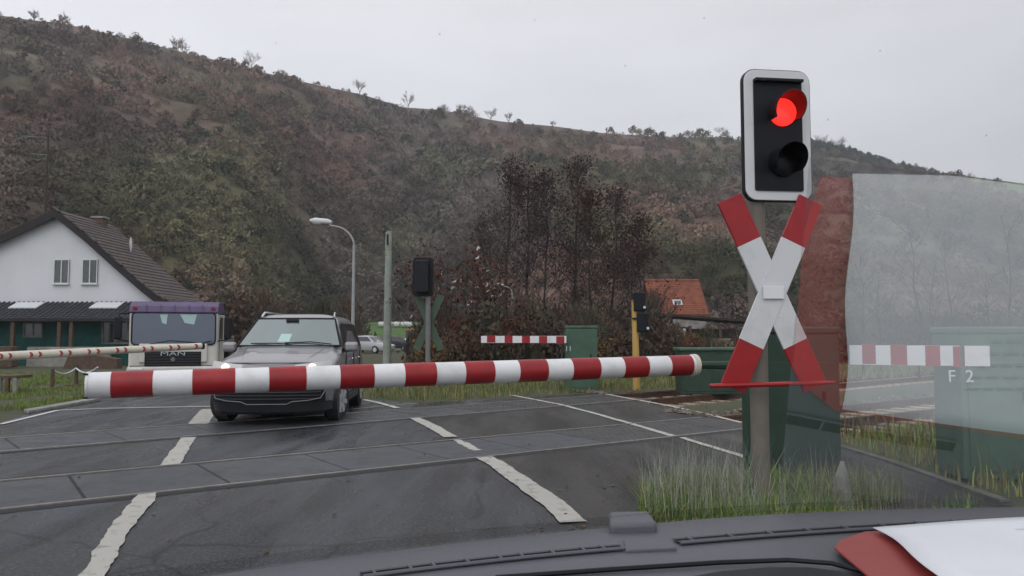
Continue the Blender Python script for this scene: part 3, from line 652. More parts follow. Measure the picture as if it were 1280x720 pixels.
# ------------------------------------------------------------------ barriers
def drive_box(t, c, wd, dp, h, m='green_box', name='drive_cabinet', rz=0):
    rot = (0, 0, rz); ms = Matrix.Rotation(rz, 3, 'Z'); c = Vector(c)
    q = lambda v: c+ms @ Vector(v)
    b = MB().box(q((0, 0, h*.5-.02)), (wd, dp, h*.94), rot).obj(name, m, t, bev=.02)
    MB().box(q((0, 0, h-.035)), (wd+.03, dp+.03, .07), rot).obj('lid', m, b, bev=.02)
    MB().box(q((0, -dp/2-.006, h*.42)), (wd-.12, .012, h*.70), rot).obj('door', m, b, bev=.004)
    MB().box(q((wd*.28, -dp/2-.02, h*.55)), (.03, .03, .09), rot).obj('handle', 'black', b, bev=.004)
    return b
def striped_boom(t, a, b_, r, stripes, mw='white_boom', mr_='red_boom', square=False, n=28):
    a = Vector(a); b_ = Vector(b_); d = b_-a
    def piece(p, q, rr):
        if square:
            ang = math.atan2((q-p).y, (q-p).x); return MB().box((p+q)/2, ((q-p).length, rr*1.2, rr*2), (0, 0, ang))
        return MB().tube([p, q], rr, n)
    bo = piece(a, b_, r).obj('boom', mw, t, smooth=not square)
    for (s0, s1) in stripes: piece(a+d*s0, a+d*s1, r+.0025).obj('stripe', mr_, bo, smooth=not square)
    return bo
# 1 main barrier
PA, PB = at(110, 482, 5.42), at(866, 456.3, 7.12)
def s_of(px):            # parameter along PA-PB of a picture column
    lo, hi = -.5, 1.5
    for _ in range(40):
        m_ = (lo+hi)/2; q = PA+(PB-PA)*m_; X = 640+F*(q.x)/((q-EYE).dot(FV)/1)
        if X < px: lo = m_
        else: hi = m_
    return m_
cb = at(985, 420, 7.75); cb.z = 0
t = thing('crossing_barrier', 'lowered red and white boom across the whole road in front of the silver van', 'barrier', (cb.x, cb.y, 0))
st = [(140, 192), (241, 294), (336, 382), (424, 466), (504, 543), (579, 615), (646, 681), (712, 746), (776, 806), (834, 861)]
bo = striped_boom(t, PA, PB, .0925, [(s_of(a), s_of(b)) for a, b in st])
dd = (PB-PA).normalized()
MB().tube([PB-dd*.012, PB+dd*.03, PB+dd*.055], [.101, .101, .06], 28).obj('end_cap', 'cream', bo, smooth=True)
MB().tube([PA+dd*.01, PA-dd*.008], [.097, .094], 28).obj('end_cap', 'sign_white', bo)
for k in (-1, 1): MB().box(PA+dd*.012+Vector((.0, -.06, k*.082)), (.03, .012, .012)).obj('bolt', 'black', bo)
drive_box(t, cb, .80, .5, 1.49, 'green_dark', rz=R(6))
MB().tube([PB+dd*.04, PB+dd*.38+Vector((.15, .2, -.02))], [.035, .045], 10).obj('pivot_arm', 'green_dark', t)
# 2 lettered barrier on the right
fb = at(1229, 420, 7.7); fb.z = 0
t = thing('crossing_barrier', 'green drive box lettered F 2 with a short striped boom tail', 'barrier', (fb.x, fb.y, 0))
box2 = drive_box(t, fb, .76, .5, 1.49)
p0, p1 = at(1062, 441.5, 7.9), at(1236, 447, 7.42); d = p1-p0
striped_boom(t, p0, p1, .098, [(.095, .195), (.305, .425), (.555, .66), (.75, .83)], square=True)
text('F  2', .165, Vector(at(1201, 471, 7.42))-fb, (math.pi/2, 0, 0), 'frame_white', box2, ext=.004)
# 3 far barrier
ff = at(726, 420, 19.6); ff.z = 0
t = thing('crossing_barrier', 'distant green drive box with thin striped boom below the alders', 'barrier', (ff.x, ff.y, 0))
drive_box(t, ff, .78, .6, 1.66)
p0, p1 = at(602, 423.5, 19.6), at(708, 425, 19.2)
striped_boom(t, p0, p1, .088, [(.07, .17), (.28, .375), (.485, .58), (.685, .78), (.885, .98)], square=True)
text('11', .18, at(710.5, 436, 19.24)-ff, (math.pi/2, 0, 0), 'frame_white', t)
# 4 rear barrier seen from behind on the left
lb0, lb1 = at(-60, 448.5, 13.6), at(253, 432.5, 16.4)
fl = Vector((lb0.x-.6, lb0.y, 0))
t = thing('crossing_barrier', 'cream tapered boom with pairs of red reflectors in front of the truck', 'barrier', fl)
bo = MB().tube([lb0-Vector((.5, .4, -.005)), lb0, lb1], [.088, .086, .066], 16).obj('boom', 'cream', t, smooth=True)
drive_box(t, fl-Vector((.25, .3, 0)), .78, .5, 1.45)
d = lb1-lb0
def s_l(px):
    lo, hi = -.2, 1.2
    for _ in range(40):
        m_ = (lo+hi)/2; q = lb0+d*m_; X = 640+F*q.x/((q-EYE).dot(FV))
        if X < px: lo = m_
        else: hi = m_
    return m_
for px in (-33, -22, 4, 15, 41, 52, 78, 89, 113, 124, 148, 158, 181, 191, 214, 224, 246):
    s = s_l(px); q = lb0+d*s; rr = .086-.02*s; MB().tube([q+Vector((0, -rr+.01, 0)), q+Vector((0, -rr-.012, 0))], .052, 12).obj('reflector', 'reflector', bo)
MB().tube([lb1-d.normalized()*.02, lb1+d.normalized()*.03], [.07, .07], 14).obj('end_cap', 'black', bo)
# 5 dark box behind the boom end
c = at(884, 420, 19); c.z = 0
t = thing('equipment_cabinet', 'wide dark green cabinet behind the rounded end of the boom', 'cabinet', c)
bx = MB().box(c+Vector((0, 0, .52)), (1.45, .7, 1.06)).obj('cabinet_body', 'green_dark', t, bev=.02)
MB().box(c+Vector((0, 0, 1.08)), (1.55, .8, .07)).obj('lid', 'green_box', t, bev=.02)
for k in (-1, 1): MB().box(c+Vector((k*.35, -.356, .5)), (.62, .012, .86)).obj('door', 'green_dark', t, bev=.004)

# ------------------------------------------------------------------ signals
def rrect(w_, h_, r, cx, cz, y, n=6):
    out = []
    for (sx, sz, a0) in ((1, 1, 0), (-1, 1, 90), (-1, -1, 180), (1, -1, 270)):
        for k in range(n+1):
            a = R(a0+90*k/n); out.append(Vector((cx+sx*(w_/2-r)+r*math.cos(a), y, cz+sz*(h_/2-r)+r*math.sin(a))))
    return out
def visor(cx, cz, y, r, L, a0=-35, a1=215, n=20):
    rows = []
    for (yy, rr) in ((y, r), (y-L, r*1.04), (y-L, r*1.10), (y, r*1.06)):
        rows.append([Vector((cx+rr*math.cos(R(a0+(a1-a0)*k/n)), yy+(0.0 if yy == y else .06*(1-math.sin(R(a0+(a1-a0)*k/n)))), cz+rr*math.sin(R(a0+(a1-a0)*k/n)))) for k in range(n+1)])
    return MB().grid(rows+[rows[0]])
def crossing_signal(loc, rz, label, Ztop, Zc, front=True, hl=.80, tilt=24.5, bx=.15):
    t = thing('crossing_signal', label, 'traffic signal', loc, rz)
    L = dict(parent=t, world=False)
    MB().tube([(0, 0, 0), (0, 0, Ztop+.30 if not front else Ztop-.1)], .070, 16).obj('post', 'post' if front else 'galv', smooth=True, **L)
    y = -.10 if front else -.10
    bd = MB().prism(rrect(.54, 1.03, .09, bx, Ztop, y), (0, .05, 0)).obj('backboard', 'sign_white' if front else 'black', bev=.004, **L)
    MB().prism(rrect(.556, 1.046, .098, bx, Ztop, y+.012), (0, .045, 0)).obj('board_edge', 'black', bd, world=False)
    if front:
        MB().prism(rrect(.395, .885, .015, bx, Ztop, y-.012), (0, .02, 0)).obj('black_panel', 'black', bd, world=False)
        MB().box((bx, y-.03, Ztop+.425), (.39, .05, .02)).obj('rain_ledge', 'black', bd, world=False)
    else:
        MB().box((bx, y-.10, Ztop), (.34, .22, .86)).obj('lamp_housing', 'black', bd, world=False, bev=.03)
    for nm, dz, on in (('red_lamp', .175, True), ('lower_lamp', -.225, False)):
        if front:
            ln = MB().tube([(bx+.03, y-.012, Ztop+dz), (bx+.03, y-.035, Ztop+dz), (bx+.03, y-.05, Ztop+dz)], [.108, .108, .07], 28).obj(nm, 'lens_on' if on else 'lens_off', smooth=True, **L)
            visor(bx+.03, Ztop+dz, y-.01, .112, .22).obj('visor', 'visor_lit_red' if on else 'black_gloss', ln, world=False, smooth=True)
    # cross
    cr = thing('warning_cross', None, None); cr.parent = t; del_keys = None
    mw, mr2 = ('sign_white', 'sign_red') if front else ('green_sign', 'green_sign')
    cy = -.105 if front else .12
    for k, s in enumerate((-1, 1)):
        m = Matrix.Rotation(R(tilt*s), 3, 'Y'); yy = cy - .006*k
        def bar(z0, z1, dy=0, wd=.205, th=.02): return MB().box(m @ Vector((0, 0, (z0+z1)/2))+Vector((0.07*front, yy+dy, Zc)), (wd, th, z1-z0), m)
        bar(-hl+.37, hl-.37).obj('arm', mw, cr, world=False)
        bar(hl-.37, hl).obj('arm_end', mr2, cr, world=False, bev=.003, seg=1); bar(-hl, -hl+.37).obj('arm_end', mr2, cr, world=False, bev=.003, seg=1)
    if front:
        MB().box((.07, cy-.03, Zc), (.165, .012, .095)).obj('plaque', 'plaque', cr, world=False, bev=.002)
        for (x0, z0, z1) in ((0, Zc, Zc), ): MB().box((.03, cy+.04, z0), (.12, .08, .10)).obj('clamp', 'black', cr, world=False)
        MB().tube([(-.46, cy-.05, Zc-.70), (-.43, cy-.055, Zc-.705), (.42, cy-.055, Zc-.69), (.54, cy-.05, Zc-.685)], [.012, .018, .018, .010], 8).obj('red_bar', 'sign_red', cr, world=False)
    else:
        MB().box((-.02, -.10, Ztop-.28), (.05, .23, .06)).obj('bracket', 'frame_white', t, world=False)
    return t
p = at(950, 420, 6.0)
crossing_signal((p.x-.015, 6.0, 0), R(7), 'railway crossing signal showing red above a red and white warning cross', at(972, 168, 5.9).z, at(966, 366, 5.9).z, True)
p = at(535, 420, 20.5)
crossing_signal((p.x, 20.5, 0), R(-4), 'back of the far crossing signal, black head over a dull green cross', at(526, 346, 20.4).z, at(528, 403, 20.5).z, False, hl=.80, bx=-.13)
# yellow post with signal seen edge on
c = at(795, 420, 20); c.z = 0
t = thing('signal_post', 'short yellow wooden post with two black signal boxes on its side', 'signal post', c)
MB().tube([c, c+Vector((-.03, 0, at(790, 375, 20).z))], [.095, .08], 12).obj('post', 'wood_post', t, smooth=True)
MB().tube([c+Vector((-.03, 0, at(790, 377, 20).z)), c+Vector((-.03, 0, at(790, 373, 20).z))], [.085, .06], 12).obj('cap', 'black', t)
for (z, xx, hh) in ((2.29, .08, .50), (1.75, .16, .50)):
    bx_ = MB().box(c+Vector((xx, -.02, z)), (.30, .30, hh)).obj('signal_box', 'black', t, bev=.03)
    MB().tube([c+Vector((xx+.12, -.16, z-.15)), c+Vector((xx+.12, -.19, z-.15))], .035, 8).obj('bolt', 'frame_white', bx_)
MB().box(c+Vector((0, 0, 1.85)), (.20, .22, .05)).obj('bracket', 'black', t)

# ------------------------------------------------------------------ poles and lamps
def street_lamp(px, headx, heady, topy, Y, r, label):
    b0 = at(px, 420, Y); x = b0.x; t = thing('street_lamp', label, 'street lamp', (x, Y, 0), group='curved street lamps')
    hx = at(headx, heady, Y); zt = hx.z; sp_ = abs(x-hx.x)
    P = [Vector((x, Y, 0)), Vector((x, Y, zt*.5)), Vector((x, Y, zt-sp_*.75))]
    for k in range(1, 9):
        a = R(90*k/8); P.append(Vector((x-sp_*.72*(1-math.cos(a)), Y, zt-sp_*.75+sp_*.62*math.sin(a))))
    P.append(Vector((hx.x+sp_*.2, Y, zt-.02*sp_)))
    MB().tube(P, [r*1.3, r, r*.8]+[r*.6]*9, 10).obj('pole', 'lamp_pole', t, smooth=True)
    s = sp_*.36; h_ = MB().tube([(hx.x+s*.85, Y, zt-.03), (hx.x+s*.5, Y, zt), (hx.x-s*.6, Y, zt+.05), (hx.x-s, Y, zt+.05)], [s*.12, s*.24, s*.26, s*.12], 12).obj('lamp_head', 'frame_white', t, smooth=True)
    MB().tube([(hx.x-s*.05, Y, zt-.10*s), (hx.x-s*.7, Y, zt-.09*s)], [s*.2, s*.17], 12).obj('diffuser', 'lamp_glass', h_, smooth=True)
street_lamp(441, 402, 277, 273, 40, .085, 'grey street lamp with curved arm just behind the silver van')
street_lamp(640, 626, 356, 354, 33, .04, 'small distant street lamp among the trees above the thin barrier')
c = at(484, 420, 30); c.z = 0
t = thing('concrete_pole', 'thick weathered concrete pole right of the silver van', 'pole', c)
MB().tube([c, c+Vector((.02, 0, at(485, 289, 30).z))], [.17, .125], 12).obj('shaft', 'concrete_pole', t, smooth=True)
zt = at(485, 289, 30).z
MB().box(c+Vector((.0, -.13, zt-.35)), (.07, .05, .42)).obj('bracket', 'black', t); MB().tube([c+Vector((-.35, -.1, zt)), c+Vector((.05, -.1, zt-.02))], .012, 6).obj('cable_stub', 'black', t)
for k in range(6): MB().tube([c+Vector((-.19-.02*(k % 2), 0, 2.2+k*.5)), c+Vector((.19, 0, 2.2+k*.5))], .012, 6).obj('step_iron', 'galv', t)
c = at(57, 262, 64); t = thing('utility_pole', 'thin dark pole with two crossarms on the slope above the white gable', 'pole', (c.x, 64, 0))
MB().tube([(c.x, 64, 0), (c.x, 64, at(57, 165, 64).z)], [.10, .07], 8).obj('shaft', 'bark', t)
for (a, b2, yy) in ((26, 58, 170), (38, 60, 192)): MB().tube([at(a, yy, 63.9), at(b2, yy+2, 63.9)], .035, 6).obj('crossarm', 'galv', t)

# ------------------------------------------------------------------ fence posts with rope, log bench
for i, (px, py0, py1, lb) in enumerate([(65, 461, 487, 'short leaning post holding the left end of the white rope'), (95, 456, 483, 'short post where two swags of white rope meet')]):
    c = g(px, py1); top = at(px+1, py0, c.y)
    t = thing('rope_post', lb, 'post', c, group='posts with white rope on the left verge'); MB().tube([c, top], [.055, .045], 8).obj('stake', 'wood_dark', t); MB().box(c+Vector((0, -.05, .03)), (.45, .3, .07)).obj('foot_slab', 'wood_dark', t, bev=.02)
def sag(a, b, s, n=10): return [a.lerp(b, k/n)-Vector((0, 0, s*4*(k/n)*(1-k/n))) for k in range(n+1)]
a_, b_, c_, d_ = at(66, 462, g(65, 487).y), at(95, 460, g(95, 483).y), at(122, 459, 18.5), at(160, 462, 19)
MB().tube(sag(a_, b_, .13), .02, 6).tube(sag(b_, c_, .13), .02, 6).tube(sag(at(154, 470, 21), at(163, 456, 21), .03), .02, 6).obj('rope', 'frame_white', label='white rope hanging in swags between the short posts', cat='rope')
c0 = g(10, 492); t = thing('wooden_trough', 'low weathered timber trough at the left edge of the verge', 'trough', c0)
MB().box(c0+Vector((-.25, 0, .42)), (1.3, .6, .07)).obj('board', 'wood_dark', t, bev=.01)
for k in range(7): MB().box(c0+Vector((-.8+k*.19, -.26, .2)), (.09, .08, .4)).obj('slat', 'wood_dark' if k % 2 else 'kerb', t, bev=.01)

# ------------------------------------------------------------------ white house on the left
HY = 38.0; HD = 4.4
W3 = lambda px, py, Y=HY: at(px, py, Y)
hp = W3(75, 420); house = thing('house', 'white gabled house with dark roof and teal ground floor at the left', 'house', (hp.x, HY, 0))
gab = [W3(75, 270), W3(140, 324), W3(203, 377), Vector((W3(203, 377).x, HY, 0)), Vector((W3(-180, 377).x, HY, 0)), W3(-180, 388)]
MB().prism(gab, (0, HD, 0)).obj('wall', 'house_white', house)
za = W3(0, 377.5).z
wl = MB().box(((W3(203, 400).x+W3(-180, 400).x)/2, HY-.03, za/2-.05), (W3(203, 400).x-W3(-180, 400).x-.02, .06, za-.1)).obj('ground_floor_wall', 'teal', house)
def slope(pts, th, y0, y1, m, name, courses=13, parent=house):
    """tiled roof slope: overlapping courses between profile points, running from y0 to y1"""
    P = [Vector(p) for p in pts]; L = [0]
    for a, b in zip(P, P[1:]): L.append(L[-1]+(b-a).length)
    def pos(s):
        for i in range(len(P)-1):
            if s <= L[i+1]+1e-6: return P[i].lerp(P[i+1], (s-L[i])/(L[i+1]-L[i]))
        return P[-1]
    b = MB()
    for k in range(courses):
        a, c = pos(L[-1]*k/courses), pos(L[-1]*(k+1.12)/courses) if k < courses-1 else pos(L[-1]); d = (c-a).normalized(); up = Vector((-d.z, 0, d.x)); up = up if up.z > 0 else -up
        b.prism([a+up*.01, c+up*(.03), c+up*(.035+th*.3), a+up*(th*.3)], (0, y1-y0, 0))
    for v in range(len(b.v)): b.v[v] = (b.v[v][0], b.v[v][1]+0, b.v[v][2])
    return b.obj(name, m, parent)
y0r = HY-.35
rp = [W3(75, 265), W3(110, 293), W3(150, 329), W3(182, 357), W3(204, 374), W3(222, 380.5)]
rp = [Vector((p.x, y0r, p.z)) for p in rp]
roof = slope(rp, .25, y0r, HY+HD+.3, 'roof_dark', 'roof', 26)
lp = [Vector((p.x, y0r, p.z)) for p in [W3(75, 265), W3(0, 300), W3(-80, 339), W3(-190, 392)]]
slope(lp, .25, y0r, HY+HD+.3, 'roof_dark', 'roof', 26)
def vboard(pts, nm):
    b = MB()
    for a, c in zip(pts, pts[1:]):
        b.prism([a+Vector((0, -.06, .06)), c+Vector((0, -.06, .06)), c+Vector((0, -.06, -.34)), a+Vector((0, -.06, -.34))], (0, .05, 0))
    return b.obj(nm, 'verge_board', house)
vboard(rp, 'verge_board'); vboard(lp, 'verge_board')
for i in range(12):            # ragged verge tiles along the right-hand edge
    k = i/12*(len(rp)-1); a = rp[int(k)].lerp(rp[int(k)+1], k-int(k)); MB().box(a+Vector((.02, -.02, .09)), (.42, .2, .05), (0, R(38), 0)).obj('verge_tile', 'roof_dark', house)
# windows
for k, (x0, x1) in enumerate(((68, 87), (103.5, 122.5))):
    c = W3((x0+x1)/2, 339.5); wd = (x1-x0)/F*HY; h_ = 1.2
    f = MB().box((c.x, HY-.005, c.z), (wd, .07, h_)).obj('window', 'window_dim', house)
    for (dx, dz, sx, sz) in ((-wd/2+.02, 0, .04, h_), (wd/2-.02, 0, .04, h_), (0, h_/2-.02, wd-.08, .04), (0, -h_/2+.02, wd-.08, .04), (0, 0, .05, h_-.08)):
        MB().box((c.x+dx, HY-.055, c.z+dz), (sx, .05, sz)).obj('frame', 'frame_white', f)
    for s in (-1, 1): MB().box((c.x+s*wd*.24, HY-.045, c.z), (wd*.36, .02, h_-.14)).obj('pane', 'window_dim', f)
    MB().box((c.x, HY-.07, c.z-h_/2-.03), (wd+.1, .14, .05)).obj('sill', 'frame_white', f)
# chimney, dish
ct = W3(125, 274, 41.4); ch = MB().box((ct.x, 41.4, ct.z-.55), (.58, .5, 1.3)).obj('chimney', 'brick', roof); MB().box((ct.x, 41.4, ct.z+.08), (.72, .64, .10)).obj('cap', 'kerb', roof)
dc = W3(162, 306, 40.8); ds = thing('satellite_dish', 'small white satellite dish on the dark roof of the gabled house', 'satellite dish', (dc.x, 40.8, dc.z-.9))
rows = []
for i in range(5):
    r_ = .42*i/4; rows.append([dc+Vector((r_*math.cos(a)*.35+r_*r_*.3, -.3*r_*math.cos(a), r_*math.sin(a))) for a in [2*math.pi*k/18 for k in range(18)]])
MB().grid(rows, True).obj('dish', 'sign_white', ds, smooth=True); MB().tube([dc-Vector((0, 0, 1.0)), dc-Vector((0, 0, .1)), dc], .025, 6).obj('mast', 'galv', ds); MB().tube([dc-Vector((0, 0, .25)), dc+Vector((.42, -.1, .02))], .012, 5).obj('feed_arm', 'galv', ds)
# lean-to roof with skylights
z0_, z1_ = W3(0, 378).z, at(0, 398, 36.0).z; xl, xr = W3(-180, 378).x, W3(202, 378).x
lr = None; b = MB(); n = 8
for k in range(n):
    a = Vector((xl, HY-.08-(HY-.08-36)*k/n, z0_-(z0_-z1_)*k/n)); c = Vector((xl, HY-.08-(HY-.08-36)*(k+1.1)/n, z0_-(z0_-z1_)*(k+1.1)/n)); b.prism([a, c+Vector((0, 0, .05)), c+Vector((0, 0, .02)), a-Vector((0, 0, .06))], (xr-xl, 0, 0))
lr = b.obj('lean_to_roof', 'roof_slate', house)
b = MB()
for i in range(int((xr-xl)/.24)): x = xl+i*.24; b.tube([(x, HY-.1, z0_+.03), (x, 35.98, z1_+.03)], .035, 5)
props(b.obj('tile_ribs', 'roof_slate', lr), kind='stuff')
for (px) in (34, 134):
    cx = at(px, 380, 37.4).x; s = (z0_-z1_)/(HY-36); zz = z0_-s*(HY-37.35)+.1
    MB().box((cx, 37.35, zz), (1.35, .75, .05), (math.atan(s), 0, 0)).obj('skylight', 'frame_white', lr)
MB().box(((xl+xr)/2, 35.97, z1_-.06), (xr-xl, .08, .14)).obj('gutter', 'verge_board', house)
for px in (-60, 17, 75, 90, 167): MB().box((at(px, 400, 36.1).x, 36.1, z1_/2-.08), (.16, .16, z1_-.16)).obj('porch_post', 'wood_dark', house)
for (x0, x1, ya, yb, m_) in ((33, 53, 405, 420, 'glass_dark'), (131, 160, 403, 428, 'glass_dark')):
    a, c = W3(x0, ya), W3(x1, yb); f = MB().box(((a.x+c.x)/2, HY-.07, (a.z+c.z)/2), (c.x-a.x, .04, a.z-c.z)).obj('window', m_, house)
    wd, h_ = c.x-a.x, a.z-c.z
    for (dx, dz, sx, sz) in ((-wd/2-.04, 0, .08, h_+.16), (wd/2+.04, 0, .08, h_+.16), (0, h_/2+.04, wd, .08), (0, -h_/2-.04, wd, .08), (0, 0, .06, h_)): MB().box(((a.x+c.x)/2+dx, HY-.10, (a.z+c.z)/2+dz), (sx, .05, sz)).obj('frame', 'wall_grey', f)
a = W3(60, 445, 37); c = W3(157, 462, 37)
MB().box(((a.x+c.x)/2, 35.5, .45), (c.x-a.x, .25, .9)).obj('garden_wall', 'wall_grey', label='low rendered grey wall in front of the teal porch', cat='wall')
a = W3(95, 0, 33).x; c = W3(160, 0, 33).x
MB().prism([(a, 33, 0), (c, 33, 0), (c, 33, .42), (a+.3, 33, .75)], (0, .5, 0)).obj('timber_pile', 'wood_dark', label='low brown timber heap left of the truck', cat='timber')
a = at(0, 0, 33.5); MB().box((at(10, 0, 33.5).x, 33.5, .5), (1.9, .5, .9)).obj('firewood_stack', 'wood_dark', bev=.04, label='dark stacked firewood below the teal porch', cat='firewood')

# ------------------------------------------------------------------ red roofed house
RY = 60.0; Rp = lambda px, py, Y=RY: at(px, py, Y)
c = Rp(838, 420); rh = thing('house', 'small house with bright orange tiled roof behind the yellow post', 'house', (c.x, RY, 0))
x0, x1 = Rp(810, 0).x, Rp(880, 0).x; ze, zr = Rp(0, 394).z, Rp(0, 352, RY+3).z
MB().box(((x0+x1)/2, RY+3, ze/2), (x1-x0-.3, 5.6, ze)).obj('wall', 'wall_grey', rh)
MB().prism([(x1-.25, RY+.3, ze-.02), (x1-.25, RY+5.7, ze-.02), (x1-.25, RY+3, zr-.15)], (.1, 0, 0)).obj('gable_wall', 'wall_grey', rh)
b = MB(); n = 16; L0 = Vector((x0, RY, ze)); L1 = Vector((x0, RY+3, zr))
for k in range(n):
    a, d = L0.lerp(L1, k/n), L0.lerp(L1, min(1, (k+1.08)/n)); b.prism([a+Vector((0, -.02, .10)), d+Vector((0, 0, .06)), d, a+Vector((0, 0, -.02))], (x1-x0, 0, 0))
rr_ = b.obj('roof', 'roof_red', rh)
b = MB()
for i in range(int((x1-x0)/.28)): x = x0+.1+i*.28; b.tube([(x, RY-.03, ze+.1), (x, RY+3, zr+.08)], .035, 5)
props(b.obj('tile_ribs', 'roof_red', rr_), kind='stuff')
MB().prism([(x0, RY+6.1, ze-.05), (x0, RY+3, zr), (x0, RY+3, zr+.1), (x0, RY+6.1, ze+.05)], (x1-x0, 0, 0)).obj('back_roof', 'roof_red', rh)
MB().tube([(x0, RY+3, zr+.08), (x1, RY+3, zr+.08)], .12, 8).obj('ridge_tile', 'roof_red', rr_)
sk = Rp(850, 379); k_ = (sk.z-ze)/(zr-ze); MB().box((sk.x, RY+3*k_-.06, sk.z+.1), (.72, .08, .60), (math.atan2(3, zr-ze)*-1, 0, 0)).obj('skylight', 'frame_white', rr_); MB().box((sk.x, RY+3*k_-.11, sk.z+.12), (.5, .06, .36), (math.atan2(3, zr-ze)*-1, 0, 0)).obj('pane', 'window_dim', rr_)
for px in (822, 850): MB().box((Rp(px, 0).x, RY+.17, 1.6), (.8, .08, 1)).obj('window', 'glass_dark', rh)
# sheds to its right
c = at(900, 420, 50); sh = thing('shed', 'low open shed with long dark brown roof right of the orange roof', 'shed', (c.x, 50, 0))
xa, xb = at(812, 0, 50).x, at(936, 0, 50).x; za_, zb_ = at(0, 391, 50).z, at(0, 401, 50).z
MB().prism([(xa, 49.5, za_), (xb, 49.5, zb_), (xb, 49.5, zb_-.14), (xa, 49.5, za_-.14)], (0, 4.5, 0)).obj('roof', 'roof_brown', sh)
MB().box(((xa+xb)/2, 53.5, .95), (xb-xa-.4, .2, 1.9)).obj('wall', 'wall_stone', sh)
for k in range(4): MB().box((xa+.4+k*(xb-xa-.8)/3, 49.8, 1.0), (.18, .18, 2.1)).obj('post', 'wood_dark', sh)
MB().box((at(893, 0, 47).x, 47, .62), (at(936, 0, 47).x-at(851, 0, 47).x, .3, 1.25)).obj('stone_wall', 'wall_stone', label='low brown stone wall below the shed roof', cat='wall', bev=.03)
MB().box((at(835, 0, 47.5).x, 47.5, 1.0), (1.6, .3, 1.7)).obj('timber_sheet', 'frame_white', label='pale weathered board leaning below the orange roof', cat='board')

# ------------------------------------------------------------------ vehicles
def wheel(t, x, y, r, wd=.22, side=1, m='alloy', rz=0, spokes=7):
    e = bpy.data.objects.new('wheel', None); COL.objects.link(e); e.parent = t; e.location = (x, y, r); e.rotation_euler = (0, 0, rz)
    prof = [(-wd/2, r*.62), (-wd/2, r*.93), (-wd*.36, r), (wd*.36, r), (wd/2, r*.93), (wd/2, r*.62), (-wd/2, r*.62)]; rows = []
    for k in range(33):
        a = 2*math.pi*k/32; rows.append([Vector((px_, rr*math.cos(a), rr*math.sin(a))) for px_, rr in prof])
    MB().grid(rows).obj('tyre', 'tyre', e, world=False, smooth=True)
    b = MB(); b.tube([(side*wd*.30, 0, 0), (side*wd*.46, 0, 0)], [.07, .055], 12)
    for k in range(spokes):
        a = 2*math.pi*k/spokes; m_ = Matrix.Rotation(a, 3, 'X'); b.box(m_ @ Vector((side*wd*.47, 0, r*.34)), (.03, .07, r*.62), m_)
    rows = []
    for k in range(33):
        a = 2*math.pi*k/32; rows.append([Vector((side*xx, rr*math.cos(a), rr*math.sin(a))) for xx, rr in ((wd*.49, r*.66), (wd*.49, r*.60), (wd*.2, r*.57))])
    b.grid(rows); b.obj('rim', m, e, world=False, smooth=False); MB().tube([(side*wd*.1, 0, 0), (side*wd*.2, 0, 0)], r*.6, 20).obj('brake_disc', 'black', e, world=False)
    return e
def loft(st, m, t, name='body', sym=True, smooth=True):
    """stations: (y, [(x,z)...]) half sections from bottom centre to top centre, mirrored"""
    rows = []
    for y, sec in st:
        half = [Vector((x, y, z)) for x, z in sec]; rows.append([Vector((-v.x, v.y, v.z)) for v in reversed(half)]+half[1:] if False else half+[Vector((-v.x, v.y, v.z)) for v in reversed(half[1:-1])])
    b = MB().grid(rows, True); n = len(rows[0]); k = len(b.v); b.f.append(tuple(range(n))); b.f.append(tuple(reversed(range(k-n, k))))
    return b.obj(name, m, t, world=False, smooth=smooth)
def sec(w_, zb, zs, zt, zc=None):
    zc = zc if zc is not None else zt+.02
    return [(0, zb), (w_*.80, zb), (w_*.95, zb+.10), (w_, (zb+zs)*.5+.02), (w_*.985, zs-.05), (w_*.93, zs+.01), (w_*.80, zt-.02), (w_*.45, zt+.005), (0, zc)]
